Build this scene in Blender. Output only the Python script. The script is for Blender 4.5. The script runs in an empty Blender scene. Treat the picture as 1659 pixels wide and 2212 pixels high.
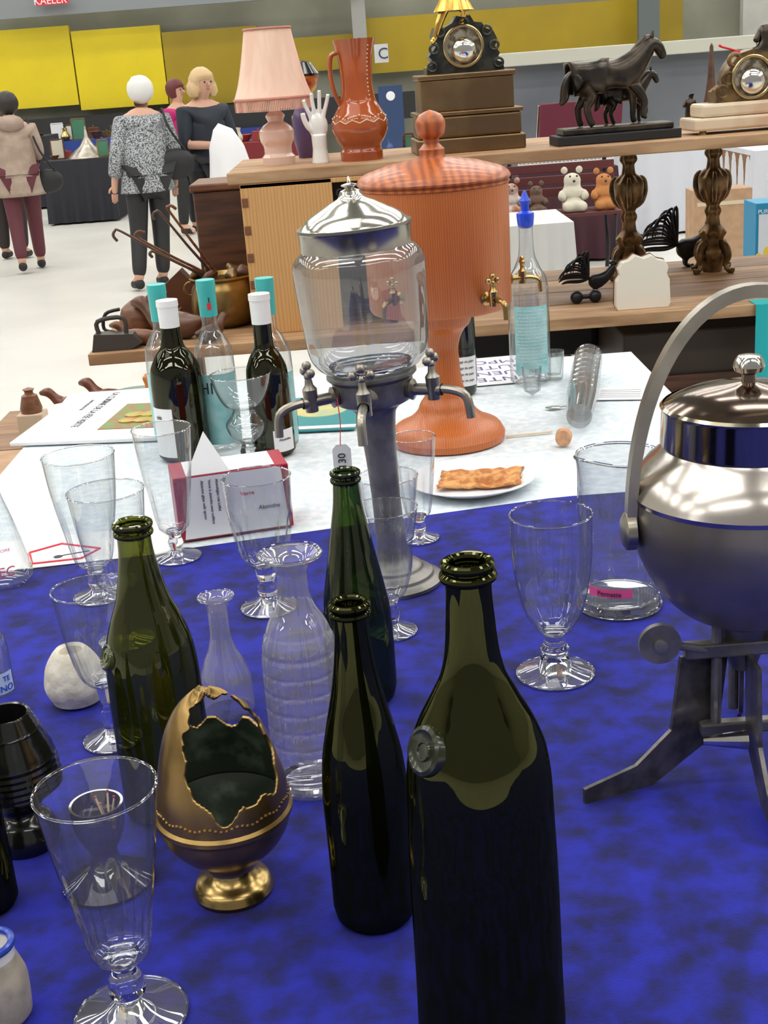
import bpy, bmesh, math, random
from math import sin, cos, pi, radians, sqrt, atan2
from mathutils import Vector, Matrix
random.seed(7)
S = bpy.context.scene
COL = S.collection
FP = 2800.0; CH = 1.6; PT = radians(19); RL = radians(4.3)
Fv = Vector((0, cos(PT), -sin(PT))); R0 = Vector((1, 0, 0)); U0 = Vector((0, sin(PT), cos(PT)))
Rv = R0*cos(RL) - U0*sin(RL); Uv = U0*cos(RL) + R0*sin(RL)
EYE = Vector((0, 0, CH))
cd = bpy.data.cameras.new("camera"); cam = bpy.data.objects.new("camera", cd); COL.objects.link(cam)
M = Matrix((Rv, Uv, -Fv)).transposed().to_4x4(); M.translation = EYE
cam.matrix_world = M
cd.sensor_fit = 'VERTICAL'; cd.sensor_height = 36; cd.lens = FP/2212*36; cd.clip_end = 200
S.camera = cam
S.view_settings.view_transform = 'Standard'
S.view_settings.look = 'None'
S.cycles.transparent_max_bounces = 40
S.cycles.max_bounces = 14

def ray(px, py):
    return Fv + Rv*((px-829.5)/FP) + Uv*((1106-py)/FP)
def on_plane(px, py, z):
    d = ray(px, py); t = (z-CH)/d.z
    return EYE + d*t
def on_depth(px, py, Y):
    d = ray(px, py); return EYE + d*(Y/d.y)
def zat(X, Y, py):
    w = Vector((X, Y, 0)); k = (1106-py)/FP
    return CH + (k*Fv.dot(w) - Uv.dot(w))/(Uv.z - k*Fv.z)
def scl(X, Y, z):
    return Vector((X, Y, z-CH)).dot(Fv)/FP
def prof(o, pts):
    out = []
    for py, r in pts:
        z = zat(o[0], o[1], py)
        out.append((z-o[2], r*scl(o[0], o[1], z)))
    return out
def pchip(pts, n=5):
    if len(pts) < 3: return pts
    h = [pts[i+1][0]-pts[i][0] for i in range(len(pts)-1)]
    for v in h:
        if v <= 1e-7: return pts
    d = [(pts[i+1][1]-pts[i][1])/h[i] for i in range(len(h))]
    m = [d[0]]
    for i in range(1, len(d)):
        m.append(0 if d[i-1]*d[i] <= 0 else 2*d[i-1]*d[i]/(d[i-1]+d[i]))
    m.append(d[-1])
    out = []
    for i in range(len(h)):
        for k in range(n):
            t = k/n
            r = ((2*t**3-3*t*t+1)*pts[i][1] + (t**3-2*t*t+t)*h[i]*m[i] + (-2*t**3+3*t*t)*pts[i+1][1] + (t**3-t*t)*h[i]*m[i+1])
            out.append((pts[i][0]+t*h[i], max(r, 0)))
    out.append(pts[-1])
    return out

# ---------------- materials ----------------
MATS = {}
def nodes(name):
    m = bpy.data.materials.new(name); m.use_nodes = True
    nt = m.node_tree
    return m, nt, nt.nodes, nt.links, nt.nodes["Principled BSDF"]
def pm(name, c, rough=.5, metal=0, c2=None, ns=10, detail=4, bump=0, bs=None, trans=0, coat=0, sheen=0, sub=0, stretch=None, lo=.4, hi=.6, kind='noise', emit=0):
    if name in MATS: return MATS[name]
    m, nt, N, L, b = nodes(name)
    b.inputs['Base Color'].default_value = (*c, 1)
    b.inputs['Roughness'].default_value = rough
    b.inputs['Metallic'].default_value = metal
    b.inputs['Transmission Weight'].default_value = trans
    b.inputs['Coat Weight'].default_value = coat
    b.inputs['Coat Roughness'].default_value = .08
    b.inputs['Sheen Weight'].default_value = sheen
    b.inputs['Sheen Roughness'].default_value = .4
    if emit:
        b.inputs['Emission Color'].default_value = (*c, 1); b.inputs['Emission Strength'].default_value = emit
    tc = N.new('ShaderNodeTexCoord'); mp = N.new('ShaderNodeMapping')
    L.new(tc.outputs['Object'], mp.inputs[0])
    if stretch: mp.inputs['Scale'].default_value = stretch
    if c2 or bump:
        if kind == 'noise':
            t = N.new('ShaderNodeTexNoise'); t.inputs['Scale'].default_value = ns; t.inputs['Detail'].default_value = detail
            fo = t.outputs[0]
        elif kind == 'voronoi':
            t = N.new('ShaderNodeTexVoronoi'); t.inputs['Scale'].default_value = ns; fo = t.outputs[0]
        else:
            t = N.new('ShaderNodeTexWave'); t.inputs['Scale'].default_value = ns; t.inputs['Distortion'].default_value = 5
            t.inputs['Detail'].default_value = 3; t.inputs['Detail Scale'].default_value = 1.2; fo = t.outputs[1]
        L.new(mp.outputs[0], t.inputs[0])
    if c2:
        cr = N.new('ShaderNodeValToRGB')
        cr.color_ramp.elements[0].position = lo; cr.color_ramp.elements[0].color = (*c, 1)
        cr.color_ramp.elements[1].position = hi; cr.color_ramp.elements[1].color = (*c2, 1)
        L.new(fo, cr.inputs[0]); L.new(cr.outputs[0], b.inputs['Base Color'])
    if bump:
        bn = N.new('ShaderNodeBump'); bn.inputs['Strength'].default_value = bump; bn.inputs['Distance'].default_value = .01
        if bs:
            t2 = N.new('ShaderNodeTexNoise'); t2.inputs['Scale'].default_value = bs; t2.inputs['Detail'].default_value = 3
            L.new(mp.outputs[0], t2.inputs[0]); L.new(t2.outputs[0], bn.inputs['Height'])
        else: L.new(fo, bn.inputs['Height'])
        L.new(bn.outputs[0], b.inputs['Normal'])
    MATS[name] = m
    return m
def thin(name, c0, c1, refl=.08, edge=.75, haze=0, hazec=(.8, .8, .8), power=3.0, bump=0, rc=(1, 1, 1)):
    m = bpy.data.materials.new(name); m.use_nodes = True
    nt = m.node_tree; N = nt.nodes; L = nt.links
    N.remove(N["Principled BSDF"]); out = N["Material Output"]
    lw = N.new('ShaderNodeLayerWeight'); lw.inputs[0].default_value = .5
    pw = N.new('ShaderNodeMath'); pw.operation = 'POWER'; pw.inputs[1].default_value = power
    L.new(lw.outputs['Facing'], pw.inputs[0])
    mx = N.new('ShaderNodeMixRGB'); mx.inputs[1].default_value = (*c0, 1); mx.inputs[2].default_value = (*c1, 1)
    L.new(pw.outputs[0], mx.inputs[0])
    tr = N.new('ShaderNodeBsdfTransparent'); L.new(mx.outputs[0], tr.inputs[0])
    gl = N.new('ShaderNodeBsdfGlossy'); gl.inputs['Roughness'].default_value = .02; gl.inputs[0].default_value = (*rc, 1)
    ma = N.new('ShaderNodeMath'); ma.operation = 'MULTIPLY_ADD'; ma.inputs[1].default_value = edge; ma.inputs[2].default_value = refl
    ma.use_clamp = True
    pw2 = N.new('ShaderNodeMath'); pw2.operation = 'POWER'; pw2.inputs[1].default_value = 4.5
    L.new(lw.outputs['Facing'], pw2.inputs[0]); L.new(pw2.outputs[0], ma.inputs[0])
    ms = N.new('ShaderNodeMixShader'); L.new(ma.outputs[0], ms.inputs[0])
    src = tr.outputs[0]
    if haze:
        df = N.new('ShaderNodeBsdfDiffuse'); df.inputs[0].default_value = (*hazec, 1)
        mh = N.new('ShaderNodeMixShader'); mh.inputs[0].default_value = haze
        L.new(src, mh.inputs[1]); L.new(df.outputs[0], mh.inputs[2]); src = mh.outputs[0]
    if bump:
        t = N.new('ShaderNodeTexNoise'); t.inputs['Scale'].default_value = 14; t.inputs['Detail'].default_value = 1
        tc = N.new('ShaderNodeTexCoord'); L.new(tc.outputs['Object'], t.inputs[0])
        bn = N.new('ShaderNodeBump'); bn.inputs['Strength'].default_value = bump; bn.inputs['Distance'].default_value = .01
        L.new(t.outputs[0], bn.inputs['Height']); L.new(bn.outputs[0], gl.inputs['Normal'])
    L.new(src, ms.inputs[1]); L.new(gl.outputs[0], ms.inputs[2])
    L.new(ms.outputs[0], out.inputs[0])
    return m
G = thin("clear_glass", (.93, .945, .945), (.16, .18, .19), refl=.09, haze=.035, bump=.25, power=2.4)
GF = thin("foot_glass", (.80, .82, .84), (.30, .32, .34), refl=.16, haze=.10, bump=.5, power=1.6)
GP = thin("clear_plastic", (.9, .92, .93), (.4, .42, .44), haze=.10)
GO = thin("olive_glass", (.34, .37, .035), (.020, .026, .002), refl=.05, haze=.10, hazec=(.07, .08, .012), power=1.3, bump=.3, rc=(1, 1, .75), edge=.4)
GG = thin("green_glass", (.13, .22, .05), (.008, .018, .004), refl=.05, haze=.10, hazec=(.025, .05, .02), power=1.2, bump=.3, rc=(1, 1, .75), edge=.35)
GD = thin("dark_green_glass", (.060, .075, .004), (.003, .004, .0003), refl=.045, edge=.20, haze=.22, hazec=(.010, .013, .003), power=.9, bump=.45, rc=(1, 1, .45))
GL = thin("lilac_glass", (.88, .87, .90), (.28, .27, .33), haze=.16, bump=.4, refl=.10)
GS = pm("solid_glass", (.97, .98, .98), 0.0, trans=1)
FROST = thin("frosted_line", (.84, .83, .86), (.5, .5, .52), haze=.26, hazec=(.8, .78, .80), refl=.12)
BLUE = pm("blue_velvet", (.0028, .0034, .070), .92, c2=(.008, .013, .31), ns=34, detail=10, bump=.14, bs=420, sheen=.03, lo=.34, hi=.66)
WHT = pm("white_velvet", (.58, .66, .71), .85, c2=(.72, .77, .80), ns=60, detail=10, bump=.15, bs=160, sheen=.05)
WHITE = pm("white_paint", (.80, .80, .79), .5)
PAPER = pm("white_paper", (.80, .81, .82), .6)
PLINE = pm("plain_wood", (.60, .34, .13), .55, c2=(.52, .27, .095), ns=9, kind='wave', stretch=(4, 4, .35), lo=.1, hi=.95)
PLANK = pm("plank_wood", (.30, .165, .08), .6, c2=(.46, .29, .155), ns=5, stretch=(1, 12, 6), detail=8)
PLANKD = pm("dark_plank_wood", (.17, .085, .04), .55, c2=(.29, .16, .075), ns=5, stretch=(1, 12, 6), detail=8)
CEDAR = pm("red_cedar", (.55, .155, .032), .4, c2=(.44, .108, .020), ns=26, kind='wave', stretch=(3, 3, .15), lo=.1, hi=.95, coat=.08)
CEDARL = pm("cedar_lid", (.48, .13, .030), .38, c2=(.30, .062, .014), ns=20, kind='wave', stretch=(1, .35, 1), lo=.1, hi=.95, coat=.15)
CHROME = pm("chrome", (.76, .74, .68), .14, 1, c2=(.58, .57, .52), ns=6)
STEEL = pm("worn_silver", (.48, .44, .37), .32, 1, c2=(.30, .275, .235), ns=9, detail=8)
STEELD = pm("dull_pewter", (.15, .145, .135), .42, .65, c2=(.25, .24, .225), ns=30, detail=6)
LEGM = pm("oxidised_plate", (.085, .08, .075), .42, .75, c2=(.17, .16, .15), ns=40, detail=8)
BRASS = pm("aged_brass", (.42, .27, .095), .33, .92, c2=(.22, .14, .05), ns=12, detail=6)
BRASSP = pm("polished_brass", (.58, .42, .17), .24, 1, c2=(.38, .26, .10), ns=9)
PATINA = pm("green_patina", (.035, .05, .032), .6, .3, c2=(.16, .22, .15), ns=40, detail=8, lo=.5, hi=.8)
GOLD = pm("gilt_metal", (.85, .55, .14), .25, 1, c2=(.6, .36, .07), ns=25)
BRONZE = pm("dark_bronze", (.04, .034, .028), .28, .75, c2=(.075, .06, .045), ns=25)
BRONZEC = pm("brown_bronze", (.11, .07, .035), .4, .8, c2=(.25, .16, .07), ns=30, detail=8)
BLACKC = pm("black_glaze", (.006, .006, .006), .16, coat=.3)
BLACK = pm("black_matte", (.012, .012, .014), .6)
IRON = pm("black_iron", (.025, .025, .03), .35, .6)
TERRA = pm("brown_glaze", (.42, .085, .016), .14, c2=(.26, .045, .01), ns=6, coat=.5, lo=.3, hi=.8)
CREAM = pm("cream_glaze", (.75, .60, .40), .3, coat=.3)
CERAM = pm("white_ceramic", (.80, .78, .74), .15, coat=.6)
STONE = pm("cream_stone", (.70, .66, .56), .85, c2=(.56, .52, .42), ns=60, bump=.3)
PINKC = pm("pink_ceramic", (.78, .48, .38), .16, coat=.6, c2=(.80, .60, .50), ns=6)
TEAL = pm("teal_foil", (.05, .46, .44), .35)
TEALL = pm("teal_label", (.26, .58, .60), .5, c2=(.38, .68, .70), ns=30)
BLUEP = pm("blue_plastic", (.01, .06, .62), .3)
REDP = pm("red_print", (.72, .02, .04), .5)
MAROON = pm("maroon_card", (.35, .012, .035), .4)
MARB = pm("pale_marble", (.70, .58, .42), .25, c2=(.55, .30, .18), ns=7, detail=8, lo=.5, hi=.8)
CREPE = pm("crepe", (.66, .34, .12), .8, c2=(.42, .15, .04), ns=70, detail=6, bump=.6, bs=90)
CARD = pm("cardboard", (.44, .28, .17), .8, c2=(.38, .24, .14), ns=20)
CORK = pm("cork", (.66, .36, .20), .8, c2=(.5, .26, .14), ns=90)
INK = pm("black_ink", (.03, .03, .04), .6)
DWOOD = pm("dark_wood", (.055, .022, .012), .4, c2=(.11, .045, .022), ns=6, stretch=(1, 8, 8))
MWOOD = pm("mid_wood", (.20, .08, .035), .4, c2=(.12, .045, .018), ns=12, stretch=(1, 6, 6))
LEATH = pm("leather", (.11, .042, .02), .35, c2=(.065, .025, .012), ns=15)

# ---------------- mesh helpers ----------------
def mk(name, verts, faces, mats, loc=(0, 0, 0), parent=None, rot=(0, 0, 0), smooth=True, mi=None, angle=35):
    me = bpy.data.meshes.new(name); me.from_pydata([tuple(v) for v in verts], [], faces)
    if not isinstance(mats, (list, tuple)): mats = [mats]
    for m in mats: me.materials.append(m)
    if mi is None:
        bm = bmesh.new(); bm.from_mesh(me); bmesh.ops.recalc_face_normals(bm, faces=bm.faces)
        bm.to_mesh(me); bm.free()
    if mi:
        for p, k in zip(me.polygons, mi): p.material_index = k
    for p in me.polygons: p.use_smooth = smooth
    if smooth:
        try: me.set_sharp_from_angle(angle=radians(angle))
        except Exception: pass
    o = bpy.data.objects.new(name, me); COL.objects.link(o)
    o.location = loc; o.rotation_euler = rot
    if parent: o.parent = parent
    return o
def tag(o, label, cat=None, group=None):
    o["label"] = label
    if cat: o["category"] = cat
    if group: o["group"] = group
    return o
def T(name, label, cat, loc, rz=0, group=None, rot=None):
    o = bpy.data.objects.new(name, None); o.empty_display_size = .02; COL.objects.link(o)
    o.location = loc; o.rotation_euler = rot or (0, 0, rz)
    return tag(o, label, cat, group)
def lathe(pr, seg=48, fn=None, flip=False):
    V = []; Fc = []; rings = []
    for h, r in pr:
        if r <= 1e-6:
            rings.append([len(V)]); V.append((0, 0, h))
        else:
            rg = []
            for i in range(seg):
                a = 2*pi*i/seg; rr = fn(a, h, r) if fn else r
                rg.append(len(V)); V.append((rr*cos(a), rr*sin(a), h))
            rings.append(rg)
    for a, b in zip(rings, rings[1:]):
        for i in range(seg):
            j = (i+1) % seg
            if len(a) == 1 and len(b) == 1: continue
            if len(a) == 1: Fc.append((a[0], b[j], b[i]))
            elif len(b) == 1: Fc.append((a[i], a[j], b[0]))
            else: Fc.append((a[i], a[j], b[j], b[i]))
    return V, Fc
def LT(name, pr, mat, loc=(0, 0, 0), parent=None, seg=48, fn=None, rot=(0, 0, 0), angle=35):
    V, Fc = lathe(pr, seg, fn); return mk(name, V, Fc, mat, loc, parent, rot, angle=angle)
def box_d(w, d, h, cx=0, cy=0, z0=0):
    x0, x1, y0, y1, z1 = cx-w/2, cx+w/2, cy-d/2, cy+d/2, z0+h
    return [(x0, y0, z0), (x1, y0, z0), (x1, y1, z0), (x0, y1, z0), (x0, y0, z1), (x1, y0, z1), (x1, y1, z1), (x0, y1, z1)], [(0, 3, 2, 1), (4, 5, 6, 7), (0, 1, 5, 4), (1, 2, 6, 5), (2, 3, 7, 6), (3, 0, 4, 7)]
def BX(name, w, d, h, mat, loc=(0, 0, 0), parent=None, rot=(0, 0, 0), bev=.002):
    V, Fc = box_d(w, d, h)
    o = mk(name, V, Fc, mat, loc, parent, rot, smooth=False)
    if bev:
        bm = bmesh.new(); bm.from_mesh(o.data)
        bmesh.ops.bevel(bm, geom=bm.edges[:], offset=min(bev, w/4, d/4, h/4), segments=2, affect='EDGES', profile=.5)
        bm.to_mesh(o.data); bm.free()
    return o
def tube_d(pts, rad, seg=10, cap=True, flat=None):
    pts = [Vector(p) for p in pts]; n = len(pts)
    if not isinstance(rad, (list, tuple)): rad = [rad]*n
    V = []; Fc = []; up = None
    for i, p in enumerate(pts):
        t = (pts[min(i+1, n-1)]-pts[max(i-1, 0)]).normalized()
        if up is None:
            up = Vector((0, 0, 1)) if abs(t.z) < .9 else Vector((0, 1, 0))
        u = (up - t*up.dot(t))
        if u.length < 1e-5: u = t.orthogonal()
        u.normalize(); up = u; v = t.cross(u)
        for k in range(seg):
            a = 2*pi*k/seg
            fx, fy = (1, 1) if not flat else flat
            V.append(p + u*cos(a)*rad[i]*fx + v*sin(a)*rad[i]*fy)
    for i in range(n-1):
        for k in range(seg):
            j = (k+1) % seg
            Fc.append((i*seg+k, i*seg+j, (i+1)*seg+j, (i+1)*seg+k))
    if cap:
        Fc.append(tuple(range(seg))[::-1]); Fc.append(tuple((n-1)*seg+k for k in range(seg)))
    return V, Fc
def smooth_pts(pts, n=5):
    P = [Vector(p) for p in pts]; out = []
    for i in range(len(P)-1):
        p0 = P[max(i-1, 0)]; p1 = P[i]; p2 = P[i+1]; p3 = P[min(i+2, len(P)-1)]
        for k in range(n):
            t = k/n
            out.append(.5*((2*p1)+(-p0+p2)*t+(2*p0-5*p1+4*p2-p3)*t*t+(-p0+3*p1-3*p2+p3)*t**3))
    out.append(P[-1]); return out
def TB(name, pts, rad, mat, loc=(0, 0, 0), parent=None, seg=10, sm=0, flat=None, rot=(0, 0, 0)):
    if sm:
        if isinstance(rad, (list, tuple)):
            rr = []
            for i in range(len(rad)-1):
                for k in range(sm): rr.append(rad[i]+(rad[i+1]-rad[i])*k/sm)
            rr.append(rad[-1]); rad = rr
        pts = smooth_pts(pts, sm)
    V, Fc = tube_d(pts, rad, seg, True, flat); return mk(name, V, Fc, mat, loc, parent, rot)
def JN(name, parts, mat, loc=(0, 0, 0), parent=None, rot=(0, 0, 0), smooth=True):
    V = []; Fc = []; mi = []
    multi = isinstance(mat, (list, tuple))
    for p in parts:
        v, f = p[0], p[1]; o = len(V); V += [tuple(q) for q in v]; Fc += [tuple(i+o for i in x) for x in f]
        mi += [p[2] if len(p) > 2 else 0]*len(f)
    o = mk(name, V, Fc, mat, loc, parent, rot, smooth)
    if multi:
        for p, k in zip(o.data.polygons, mi): p.material_index = k
    return o
def off(d, x=0, y=0, z=0):
    return [(v[0]+x, v[1]+y, v[2]+z) for v in d[0]], d[1]
def rotd(d, ax, ang):
    m = Matrix.Rotation(ang, 3, ax); return [tuple(m @ Vector(v)) for v in d[0]], d[1]
def sph(r, cx=0, cy=0, cz=0, seg=16, sx=1, sy=1, sz=1):
    pr = [(-r*cos(pi*i/(seg//2))*sz, r*sin(pi*i/(seg//2)) if 0 < i < seg//2 else 0) for i in range(seg//2+1)]
    V, Fc = lathe(pr, seg)
    return [(v[0]*sx+cx, v[1]*sy+cy, v[2]+cz) for v in V], Fc
def torus_d(R, r, n=32, m=8, cz=0):
    pts = [(R+r*cos(2*pi*k/m), r*sin(2*pi*k/m)+cz) for k in range(m)]
    V = []; Fc = []
    for i in range(n):
        a = 2*pi*i/n
        for q in pts: V.append((q[0]*cos(a), q[0]*sin(a), q[1]))
    for i in range(n):
        for k in range(m):
            Fc.append((i*m+k, ((i+1) % n)*m+k, ((i+1) % n)*m+(k+1) % m, i*m+(k+1) % m))
    return V, Fc
def poly_d(pts, th):
    n = len(pts); V = [(x, -th/2, z) for x, z in pts]+[(x, th/2, z) for x, z in pts]
    Fc = [tuple(range(n)), tuple(range(2*n-1, n-1, -1))]
    for i in range(n):
        j = (i+1) % n; Fc.append((i, i+n, j+n, j))
    return V, Fc
def skin(name, verts, edges, radii, mat, loc=(0, 0, 0), parent=None, rot=(0, 0, 0), sub=2, root=0):
    me = bpy.data.meshes.new(name); me.from_pydata([tuple(v) for v in verts], edges, [])
    o = bpy.data.objects.new("tmp", me); COL.objects.link(o)
    md = o.modifiers.new("s", 'SKIN'); md.use_smooth_shade = True
    sv = me.skin_vertices[0].data
    for i, r in enumerate(radii):
        sv[i].radius = (r, r) if not isinstance(r, tuple) else r
        sv[i].use_root = (i == root)
    if sub:
        ms = o.modifiers.new("u", 'SUBSURF'); ms.levels = sub; ms.render_levels = sub
    dg = bpy.context.evaluated_depsgraph_get(); dg.update()
    nm = bpy.data.meshes.new_from_object(o.evaluated_get(dg))
    bpy.data.objects.remove(o)
    nm.materials.clear(); nm.materials.append(mat)
    for p in nm.polygons: p.use_smooth = True; p.material_index = 0
    nm.name = name
    q = bpy.data.objects.new(name, nm); COL.objects.link(q)
    q.location = loc; q.rotation_euler = rot
    if parent: q.parent = parent
    return q
def txt(s, size, mat, loc, rot=(0, 0, 0), parent=None, wrap=None, name="lettering", align='CENTER', a0=0):
    c = bpy.data.curves.new("t", 'FONT'); c.body = s; c.size = size; c.align_x = align; c.extrude = 0.0002
    o = bpy.data.objects.new("t", c); COL.objects.link(o)
    dg = bpy.context.evaluated_depsgraph_get(); dg.update()
    me = bpy.data.meshes.new_from_object(o.evaluated_get(dg)); bpy.data.objects.remove(o)
    me.materials.clear(); me.materials.append(mat)
    if wrap:
        for v in me.vertices:
            a = v.co.x/wrap + a0; r = wrap+.0004+v.co.z
            v.co = Vector((r*sin(a), -r*cos(a), v.co.y))
    me.name = name
    q = bpy.data.objects.new(name, me); COL.objects.link(q)
    q.location = loc; q.rotation_euler = rot
    if parent: q.parent = parent
    return q
def patch(name, r, h0, h1, a0, a1, mat, parent, r1=None):
    V = []; Fc = []; n = 20; r1 = r1 or r
    for i in range(n+1):
        a = a0+(a1-a0)*i/n
        V += [(r*sin(a), -r*cos(a), h0), (r1*sin(a), -r1*cos(a), h1)]
    for i in range(n): Fc.append((2*i, 2*i+2, 2*i+3, 2*i+1))
    return mk(name, V, Fc, mat, (0, 0, 0), parent, mi=[0]*n)
TZ = .95
def tp(px, py, z=TZ): return tuple(on_plane(px, py, z))

# ---------------- hall ----------------
def struct(o): o["kind"] = "structure"; return o
FLOORM = pm("pale_floor", (.58, .57, .53), .35, c2=(.64, .63, .59), ns=1.2, detail=8)
struct(BX("floor", 44, 36, .1, FLOORM, (0, 11, -.1), bev=0))
WALLG = pm("grey_wall", (.20, .20, .15), .5, c2=(.27, .27, .21), ns=.6)
struct(BX("wall_back", 44, .3, 8, WALLG, (0, 26, 0), bev=0))
struct(BX("wall_left", .3, 36, 8, pm("side_wall", (.5, .49, .45), .7), (-20, 11, 0), bev=0))
struct(BX("wall_right", .3, 36, 8, pm("side_wall", (.5, .49, .45), .7), (20, 11, 0), bev=0))
struct(BX("ceiling", 44, 36, .1, pm("hall_ceiling", (.20, .20, .19), .8), (0, 11, 8), bev=0))
SKY = pm("skylight_glow", (1.0, .985, .95), .5, emit=10.5)
n = 0
for iy in range(9):
    for ix in range(4):
        n += 1
        struct(BX("window_%d" % n, 7.0, .72, .04, SKY, (-13.5+ix*9, -5+iy*3.6, 7.95), bev=0))
def rect(name, x0, y0, x1, y1, Y, d, mat, floor=False, kind=None, bev=0, parent=None):
    cx = (x0+x1)/2; a = on_depth(x0, (y0+y1)/2, Y); b = on_depth(x1, (y0+y1)/2, Y)
    zt = on_depth(cx, y0, Y).z; zb = 0 if floor else on_depth(cx, y1, Y).z
    o = BX(name, b.x-a.x, d, zt-zb, mat, ((a.x+b.x)/2, Y+d/2, zb), bev=bev, parent=parent)
    if kind: o["kind"] = kind
    return o
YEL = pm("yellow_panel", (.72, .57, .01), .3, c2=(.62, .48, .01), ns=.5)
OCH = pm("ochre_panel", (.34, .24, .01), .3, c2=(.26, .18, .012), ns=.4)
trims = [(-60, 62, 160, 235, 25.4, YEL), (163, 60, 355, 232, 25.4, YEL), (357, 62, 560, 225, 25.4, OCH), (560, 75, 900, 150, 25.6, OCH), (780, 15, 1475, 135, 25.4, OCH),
         (-60, 232, 900, 290, 25.2, BLACK), (1380, -60, 1425, 130, 24.5, pm("grey_post", (.10, .12, .12), .5)), (-60, -60, 780, 15, 24.8, pm("grey_beam", (.22, .24, .25), .5)),
         (760, -60, 790, 140, 25.0, pm("grey_post2", (.3, .3, .28), .5)), (0, 290, 700, 330, 25.1, pm("rail_blue", (.01, .03, .2), .5))]
for i, (x0, y0, x1, y1, Y, m) in enumerate(trims):
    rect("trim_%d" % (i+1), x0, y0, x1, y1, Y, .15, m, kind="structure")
struct(BX("trim_11", 16, .2, 1.48, pm("dasher_grey", (.12, .13, .15), .4, c2=(.16, .17, .19), ns=.7), (9.1, 15, 0), bev=0))
struct(BX("trim_12", 16, .4, .14, pm("dasher_cap", (.50, .50, .42), .5), (9.1, 14.9, 1.48), bev=.01))
struct(BX("trim_13", 9, .2, 3.5, pm("concrete", (.42, .42, .38), .8, c2=(.36, .36, .33), ns=2), (11.7, 25.2, 1.5), bev=0))
sg = rect("wall_sign", 75, -30, 145, 10, 24.5, .04, REDP)
tag(sg, "red sign board with white letters on the beam", "sign")
p = on_depth(108, 8, 24.45); txt("KAELER", .17, WHITE, (p.x-sg.location.x, -.03, p.z-sg.location.z), (pi/2, 0, 0), sg)
cs = BX("letter_card", .15, .02, .19, pm("pale_grey_card", (.52, .54, .56), .6), (on_depth(825, 135, 14.9).x, 14.9, 1.62), bev=0); tag(cs, "pale card with the letter C on the boards", "sign")
txt("C", .16, INK, (.02, -.015, .04), (pi/2, 0, 0), cs)

# ---------------- main tables ----------------
def draped(name, x0, x1, y0, y1, zt, mat, drop, label, cutfn=None, seed=1):
    nx, ny = 60, 60
    V = []; Fc = []
    for j in range(ny+1):
        for i in range(nx+1):
            x = x0+(x1-x0)*i/nx; y = y0+(y1-y0)*j/ny
            if cutfn: y = cutfn(x, y)
            V.append((x, y, zt))
    for j in range(ny):
        for i in range(nx):
            a = j*(nx+1)+i; Fc.append((a, a+1, a+nx+2, a+nx+1))
    loop = [j for j in range(nx+1)] + [(j)*(nx+1)+nx for j in range(1, ny+1)] + [ny*(nx+1)+i for i in range(nx-1, -1, -1)] + [j*(nx+1) for j in range(ny-1, 0, -1)]
    prev = loop
    for k in range(1, 7):
        cur = []
        for q, idx in enumerate(loop):
            v = V[idx]; dx = .012*(1+sin(q*.55)*.8)*k/2.5
            sx = 1 if v[0] >= x1-1e-4 else (-1 if v[0] <= x0+1e-4 else 0)
            sy = 1 if v[1] >= y1-.02 else (-1 if v[1] <= y0+1e-4 else 0)
            cur.append(len(V)); V.append((v[0]+sx*dx, v[1]+sy*dx, zt-drop*k/6))
        nL = len(loop)
        for q in range(nL):
            r = (q+1) % nL; Fc.append((prev[q], cur[q], cur[r], prev[r]))
        prev = cur
    o = mk(name, V, Fc, mat, angle=60); return o
tb = T("market_table", "long trestle table under blue and white velvet cloths", "table", (0, 0, 0))
BX("table_top", 1.98, 1.36, .03, PLANKD, (.28, .96, .905), tb)
for x in (-.6, 1.15):
    for y in (.4, 1.55): BX("leg", .05, .05, .905, PLANKD, (x, y, 0), tb)
bc = draped("blue_tablecloth", -.74, 1.32, .22, 1.915, TZ, BLUE, .5, "", cutfn=lambda x, y: y + ((y-.22)/1.695)*(-.02-.21*max(0, (.27-x)))*.9 if x < .27 else y-.018*((y-.22)/1.695))
tag(bc, "royal blue crushed velvet tablecloth covering the table", "tablecloth")
tb2 = T("side_table", "trestle table under a white velvet cloth", "table", (0, 0, 0))
BX("table_top", 1.22, 1.1, .03, PLANKD, (-.06, 2.30, .90), tb2)
for x in (-.6, .5):
    for y in (1.85, 2.8): BX("leg", .05, .05, .90, PLANKD, (x, y, 0), tb2)
wc = draped("white_tablecloth", -.69, .585, 1.66, 2.88, TZ-.003, WHT, .35, "")
tag(wc, "pale white crushed velvet tablecloth", "tablecloth")
st = T("display_stand", "brown plank trestle stand carrying antiques", "table", (0, 0, 0))
for i in range(4):
    BX("plank", 2.7, .195, .03, PLANKD if i % 2 else PLANK, (.62, 3.40+i*.2, .92), st)
for x in (-.55, 1.8):
    for y in (3.45, 3.95): BX("leg", .06, .06, .92, PLANKD, (x, y, 0), st)
SZ = 1.367
crate = T("pine_crate", "upright pine box crate supporting the shelf plank", "crate", (-.125, 3.60, .95))
CH_ = SZ-.03-.95
BX("front_panel", .235, .02, CH_, PLINE, (-.0625, -.19, 0), crate)
BX("side_panel", .02, .36, CH_, PLINE, (-.17, 0, 0), crate)
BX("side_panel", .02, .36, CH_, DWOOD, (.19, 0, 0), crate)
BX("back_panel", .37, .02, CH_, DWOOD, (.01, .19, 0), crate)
BX("top_panel", .38, .40, .012, PLINE, (.01, 0, CH_-.012), crate)
for k in range(5): BX("finger_joint", .016, .004, .022, MWOOD, (-.17, -.2, .05+k*.07), crate, bev=0)
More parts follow.
